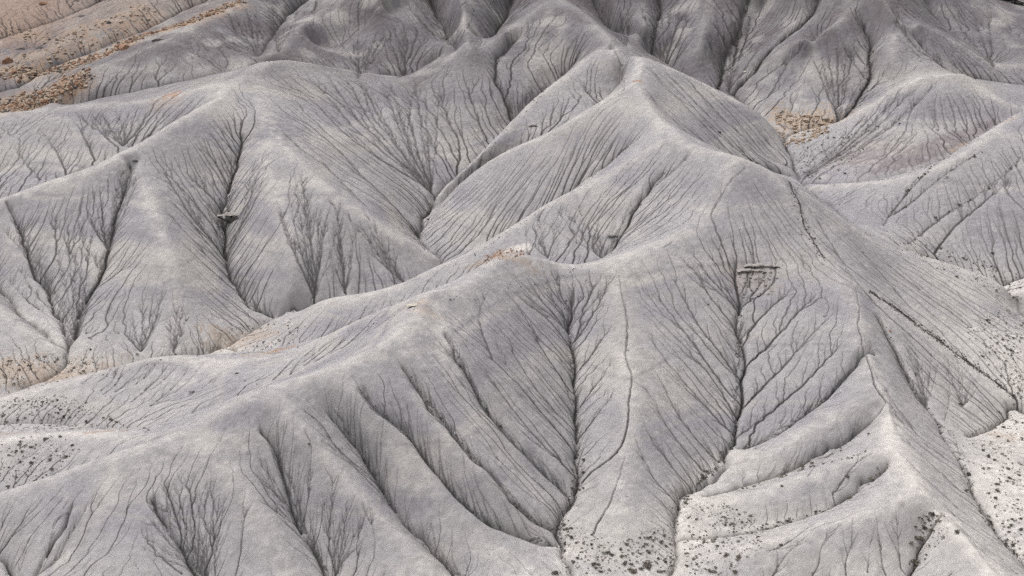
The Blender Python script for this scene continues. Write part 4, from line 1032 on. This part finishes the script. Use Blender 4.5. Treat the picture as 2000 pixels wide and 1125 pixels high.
stones('gravel', along(TLR[0], 420, 1.9, g) + along(TLR[1], 300, 1.5, g), .25, 1.2, M_DARK, 'dark shale chips in the slanting ribbons at the upper left')
patch = [(1512,215),(1560,222),(1630,232),(1615,262),(1560,285),(1520,275)]
stones('rubble', sprinkle(patch, 420, g), .25, 1.3, M_TAN, 'tan rubble heaped in the small valley at the upper right')
stones('rubble', sprinkle([(960,492),(1000,488),(1045,494),(1020,502),(960,512),(925,524)], 150, g), .12, .5, M_RUST, 'crumbly rust brown rubble on the pale central knoll')
stones('rubble', sprinkle([(1440,515),(1525,520),(1510,575),(1450,580)], 130, g), .12, .7, M_GREYR, 'grey blocks broken from the ledge at the right gully head')
for t, n, kd, lab, grp in ((TLR[0], 34, 'tan', 'tan boulder lying in the lowest rubble ribbon at the left edge', 'boulders of the lowest ribbon'),
                           (TLR[1], 28, 'rust', 'rusty boulder lying in the middle rubble ribbon at the upper left', 'boulders of the middle ribbon'),
                           (TLR[2], 10, 'dark', 'dark boulder on the top left slope above the middle ribbon', 'boulders of the top left slope')):
    for x, y in along(t, n, 1.2, g):
        if abs(x) < PM * (y + OFF) - 2: boulder(x, y, g.uniform(.7, 1.4), kd, lab, grp, .8)
for x, y in sprinkle(patch, 26, g):
    boulder(x, y, g.uniform(.9, 1.7), 'tan' if g.random() < .7 else 'grey', 'blocky boulder in the tan rubble patch of the upper right valley', 'boulders of the upper right patch', .8)
for u, v, sz, kd, lab, fl in [(40,93,5.0,'dark','flat black overhanging rock on the upper left slope',.5),(78,90,2.6,'dark','smaller black rock right of the flat overhanging one',.6),
     (240,96,4.2,'rust','largest rusty block in the middle rubble ribbon',1.0),(15,123,2.8,'rust','upright rusty block at the far left edge',1.1),(26,139,1.8,'rust','rounded orange boulder under the upright rusty block',.8),
     (158,33,3.2,'dark','dark brown ledge rock near the top left corner',.5),(312,78,4.5,'grey','grey weathered outcrop beside the middle ribbon',.7),(85,8,2.6,'rust','pinkish block at the top of the left corner',.9),
     (60,200,3.0,'rust','low rusty slab near the left end of the lowest ribbon',.5),(65,50,1.5,'dark','small dark stone alone on the top left slope',.7),(116,92,1.3,'cream','pale stone between the top left ribbons',.7),
     (1404,257,1.5,'dark','round dark boulder at the foot of a dark streak on the ridge flank',.9),(1597,378,0.7,'cream','small white stone on the pale slope right of the main crest',.8),
     (901,778,0.0,'grey','',.8),(1738,643,0.7,'rust','small rusty stone beside the upper end of the long stone seam',.6),(1199,76,1.0,'cream','white stone in the gully behind the upper centre crest',.7),
     (1455,142,1.0,'cream','white stone on the dark floor of the rear valley',.7),(1106,586,0.45,'dark','black stone in the head of the left main gully',.7),(1382,596,0.6,'dark','small dark stone above the ledge left of the main gully',.5),
     (1448,615,0.5,'dark','small dark stone just right of the main gully below the ledges',.5),(808,466,0.9,'dark','dark stone where the deep left centre valley disappears',.6)]:
    if sz > 0:
        p = ground(u, v)
        if p is not None and abs(p[0]) < PM * (p[1] + OFF) - 2: boulder(float(p[0]), float(p[1]), sz, kd, lab, None, fl, .15)

# dark seams: a rib of hard shale standing along the main crest, with its own chips
def seam(ln, n, wide, lab):
    P = project(ln); P = chaikin(P, 2)
    s = np.r_[0, np.cumsum(np.hypot(*(P[1:] - P[:-1])[:, :2].T))]
    fat = lambda t: max(.25, 0.45 + 0.55 * math.sin(math.pi * t / s[-1]) + 0.3 * math.sin(t * 1.7))
    V = []; F = []
    t = np.arange(0, s[-1], .12)
    x = np.interp(t, s, P[:, 0]); y = np.interp(t, s, P[:, 1])
    for sc, a in ((3.0, .25), (.7, .08)):
        kn = g.standard_normal((2, int(s[-1] / sc) + 3)) * a
        x = x + np.interp(t / sc, np.arange(kn.shape[1]), kn[0]); y = y + np.interp(t / sc, np.arange(kn.shape[1]), kn[1])
    dx = np.gradient(x); dy = np.gradient(y); nn = np.hypot(dx, dy)
    for k in range(len(t)):
        w = wide * .62 * fat(t[k]); ex, ey = -dy[k] / nn[k], dx[k] / nn[k]
        for c, hh in ((-1, -.12), (-.55, .06), (0, .12), (.5, .07), (1, -.12)):
            q = c * w * (1 + g.normal(0, .28)); px, py = x[k] + ex * q, y[k] + ey * q
            V.append((px, py, onland(px, py) + hh * (1 + g.normal(0, .5)) - .02))
    for k in range(len(t) - 1):
        for c in range(4): a = k * 5 + c; F.append((a, a + 1, a + 6, a + 5))
    o = link('rock_seam', mesh('rock_seam', np.array(V) - P[0], F, M_DARK), tuple(P[0])); tag(o, lab, 'rock seam')
    return [(np.interp(q, s, P[:, 0]) + g.normal(0, wide * 1.1 * fat(q)), np.interp(q, s, P[:, 1]) + g.normal(0, wide * 1.1 * fat(q))) for q in g.uniform(0, s[-1], n)]
sp = seam(CRACKS[4], 900, 0.55, 'dark stony seam running down from the highest crest at right of centre')
sp += seam(CRACKS[5], 1300, 0.55, 'long dark stony seam slanting down the right hand ridge to the wash')
stones('gravel', sp, .08, .42, M_DARK, 'dark shale chips beside the stony seams')

# dark chips and brush caught in the valley floors
sp = []
for kx, n, wd in (('g1', 420, .22), ('g10', 500, .28), ('g15', 420, .5), ('lobe_g1', 160, .2), ('lobe_g2', 220, .25), ('lobe_g3', 120, .3), ('ga', 380, .4), ('gl1', 260, .3), ('gl2', 220, .25),
                  ('gl3', 160, .3), ('gd', 260, .3), ('gb', 160, .3), ('gc', 160, .3), ('e_w', 520, .8), ('gn', 300, .6), ('w45', 260, .7), ('w34', 260, .7), ('wf_v', 120, .6), ('g3', 160, .15), ('g4', 160, .15),
                  ('g5', 120, .15), ('g6', 100, .15), ('left_out', 160, .4), ('right_wash', 120, .4), ('pq', 200, .5), ('h_base', 160, .4), ('ge', 120, .3)):
    sp += along([(p[0], p[1]) for p in G[kx]], n, wd, g)
stones('gravel', sp, .07, .38, M_DARK, 'dark shale chips washed into the gully floors')
sp = []
for nm, poly, n, a, b, lab in ZONES[:7]: sp += sprinkle(poly, 260, g)
stones('gravel', sp, .05, .22, M_GREYR, 'grey pebbles strewn over the washes')

# ------------------------------------------------------------------ ledges
def slab(g, w, d, h, n=22, rough=.16, vee=0.0):
    """a weathered bed of rock: broken blocks of uneven height and front, thinning out to both ends"""
    V = []; F = []
    hk, yk = 1.0, 0.0
    for k in range(n + 1):
        x = -w / 2 + w * (k + g.uniform(-.3, .3)) / n
        if g.random() < .45: hk, yk = g.uniform(.55, 1.1), g.uniform(-.5, .5) * rough * 2
        e = 1 - (abs(2 * x / w)) ** 2.5 if abs(2 * x / w) < 1 else 0.0
        top = h * hk * (.15 + .85 * e); bot = vee * h * min(1, abs(2 * x / w))
        top = max(top, bot + .02)
        V += [(x, d, top), (x, yk + d * .4, top + g.normal(0, .03)), (x, yk + .05, top - abs(g.normal(0, .05))), (x, yk - abs(g.normal(0, rough * .5)), (top + bot) / 2), (x, yk + abs(g.normal(0, rough)), bot), (x, d, bot)]
    for k in range(n):
        for c in range(5):
            a = k * 6 + c
            F.append((a, a + 1, a + 7, a + 6))
    F += [tuple(range(0, 6)), tuple(reversed(range(n * 6, (n + 1) * 6)))]
    return np.array(V), F

def ledge(u, v, parts, lab, turn=0.0):
    p = ground(u, v)
    e = bpy.data.objects.new('rock_ledge', None); C.objects.link(e)
    e.location = (p[0], p[1], onland(p[0], p[1])); e.rotation_euler = (0, 0, turn)
    tag(e, lab, 'rock ledge')
    for nm, w, d, h, dx, dy, dz, m in parts:
        V, F = slab(g0, w, d, h, vee=.85 if nm == 'undercut_shade' else 0)
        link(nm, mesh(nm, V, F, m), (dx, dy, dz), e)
ledge(458, 428, [('cap', 7.6, 1.1, .26, 0, .1, .75, M_GREYR), ('undercut_shade', 6.8, 1.6, 2.1, -.1, -.25, -1.35, M_DARK), ('bed', 5.0, 1.0, .3, .2, .9, 1.0, M_GREYR)],  # solid dark block stands in for the shade of the hollow
      'cream mudstone ledge with a dark block for the shaded hollow under it across the left centre gully')
ledge(1478, 528, [('cap', 6.4, 1.2, .4, .9, .6, .65, M_GREYR), ('lower_cap', 5.2, 1.2, .4, -.9, -.3, .0, M_GREYR), ('bed', 4.6, 1.4, .9, -.4, -.1, -.85, M_TAN)],
      'broken brownish double ledge at the head of the right hand main gully')
ledge(1201, 459, [('cap', 2.6, .8, .16, 0, 0, .12, M_DARK)], 'thin dark ledge beside the small gully above the centre crest')
ledge(1042, 245, [('cap', 2.2, 1.0, .25, 0, 0, .15, M_DARK)], 'small dark forked ledge in the face below the upper centre crest')
ledge(812, 598, [('cap', 3.0, 1.0, .14, 0, 0, .02, M_CREAMR)], 'thin cream crescent ledge under the centre left summit')
ledge(263, 318, [('cap', 1.6, .7, .3, 0, 0, .1, M_DARK)], 'small dark ledge at the head of the rills below the left crest')
for u, v, w, h, lab in ((1955, 6, 14, 4.2, 'dark brown cliff of layered rock in the top right corner'),):
    p = ground(u, v)
    if p is not None:
        e = bpy.data.objects.new('cliff', None); C.objects.link(e); e.location = (p[0] + 2, p[1] + 3, onland(p[0], p[1]) - .5)
        tag(e, lab, 'cliff')
        for k in range(4):
            V, F = slab(g0, w - k * .8, 6, h / 4 + .12, 30, .5)
            link('rock_bed', mesh('rock_bed', V, F, (M_DARK, M_GREYR, M_DARK, M_RUST)[k]), (g0.normal(0, .3), k * .35, k * h / 4), e)
print("objects", round(time.time() - T0, 1), len(bpy.data.objects))
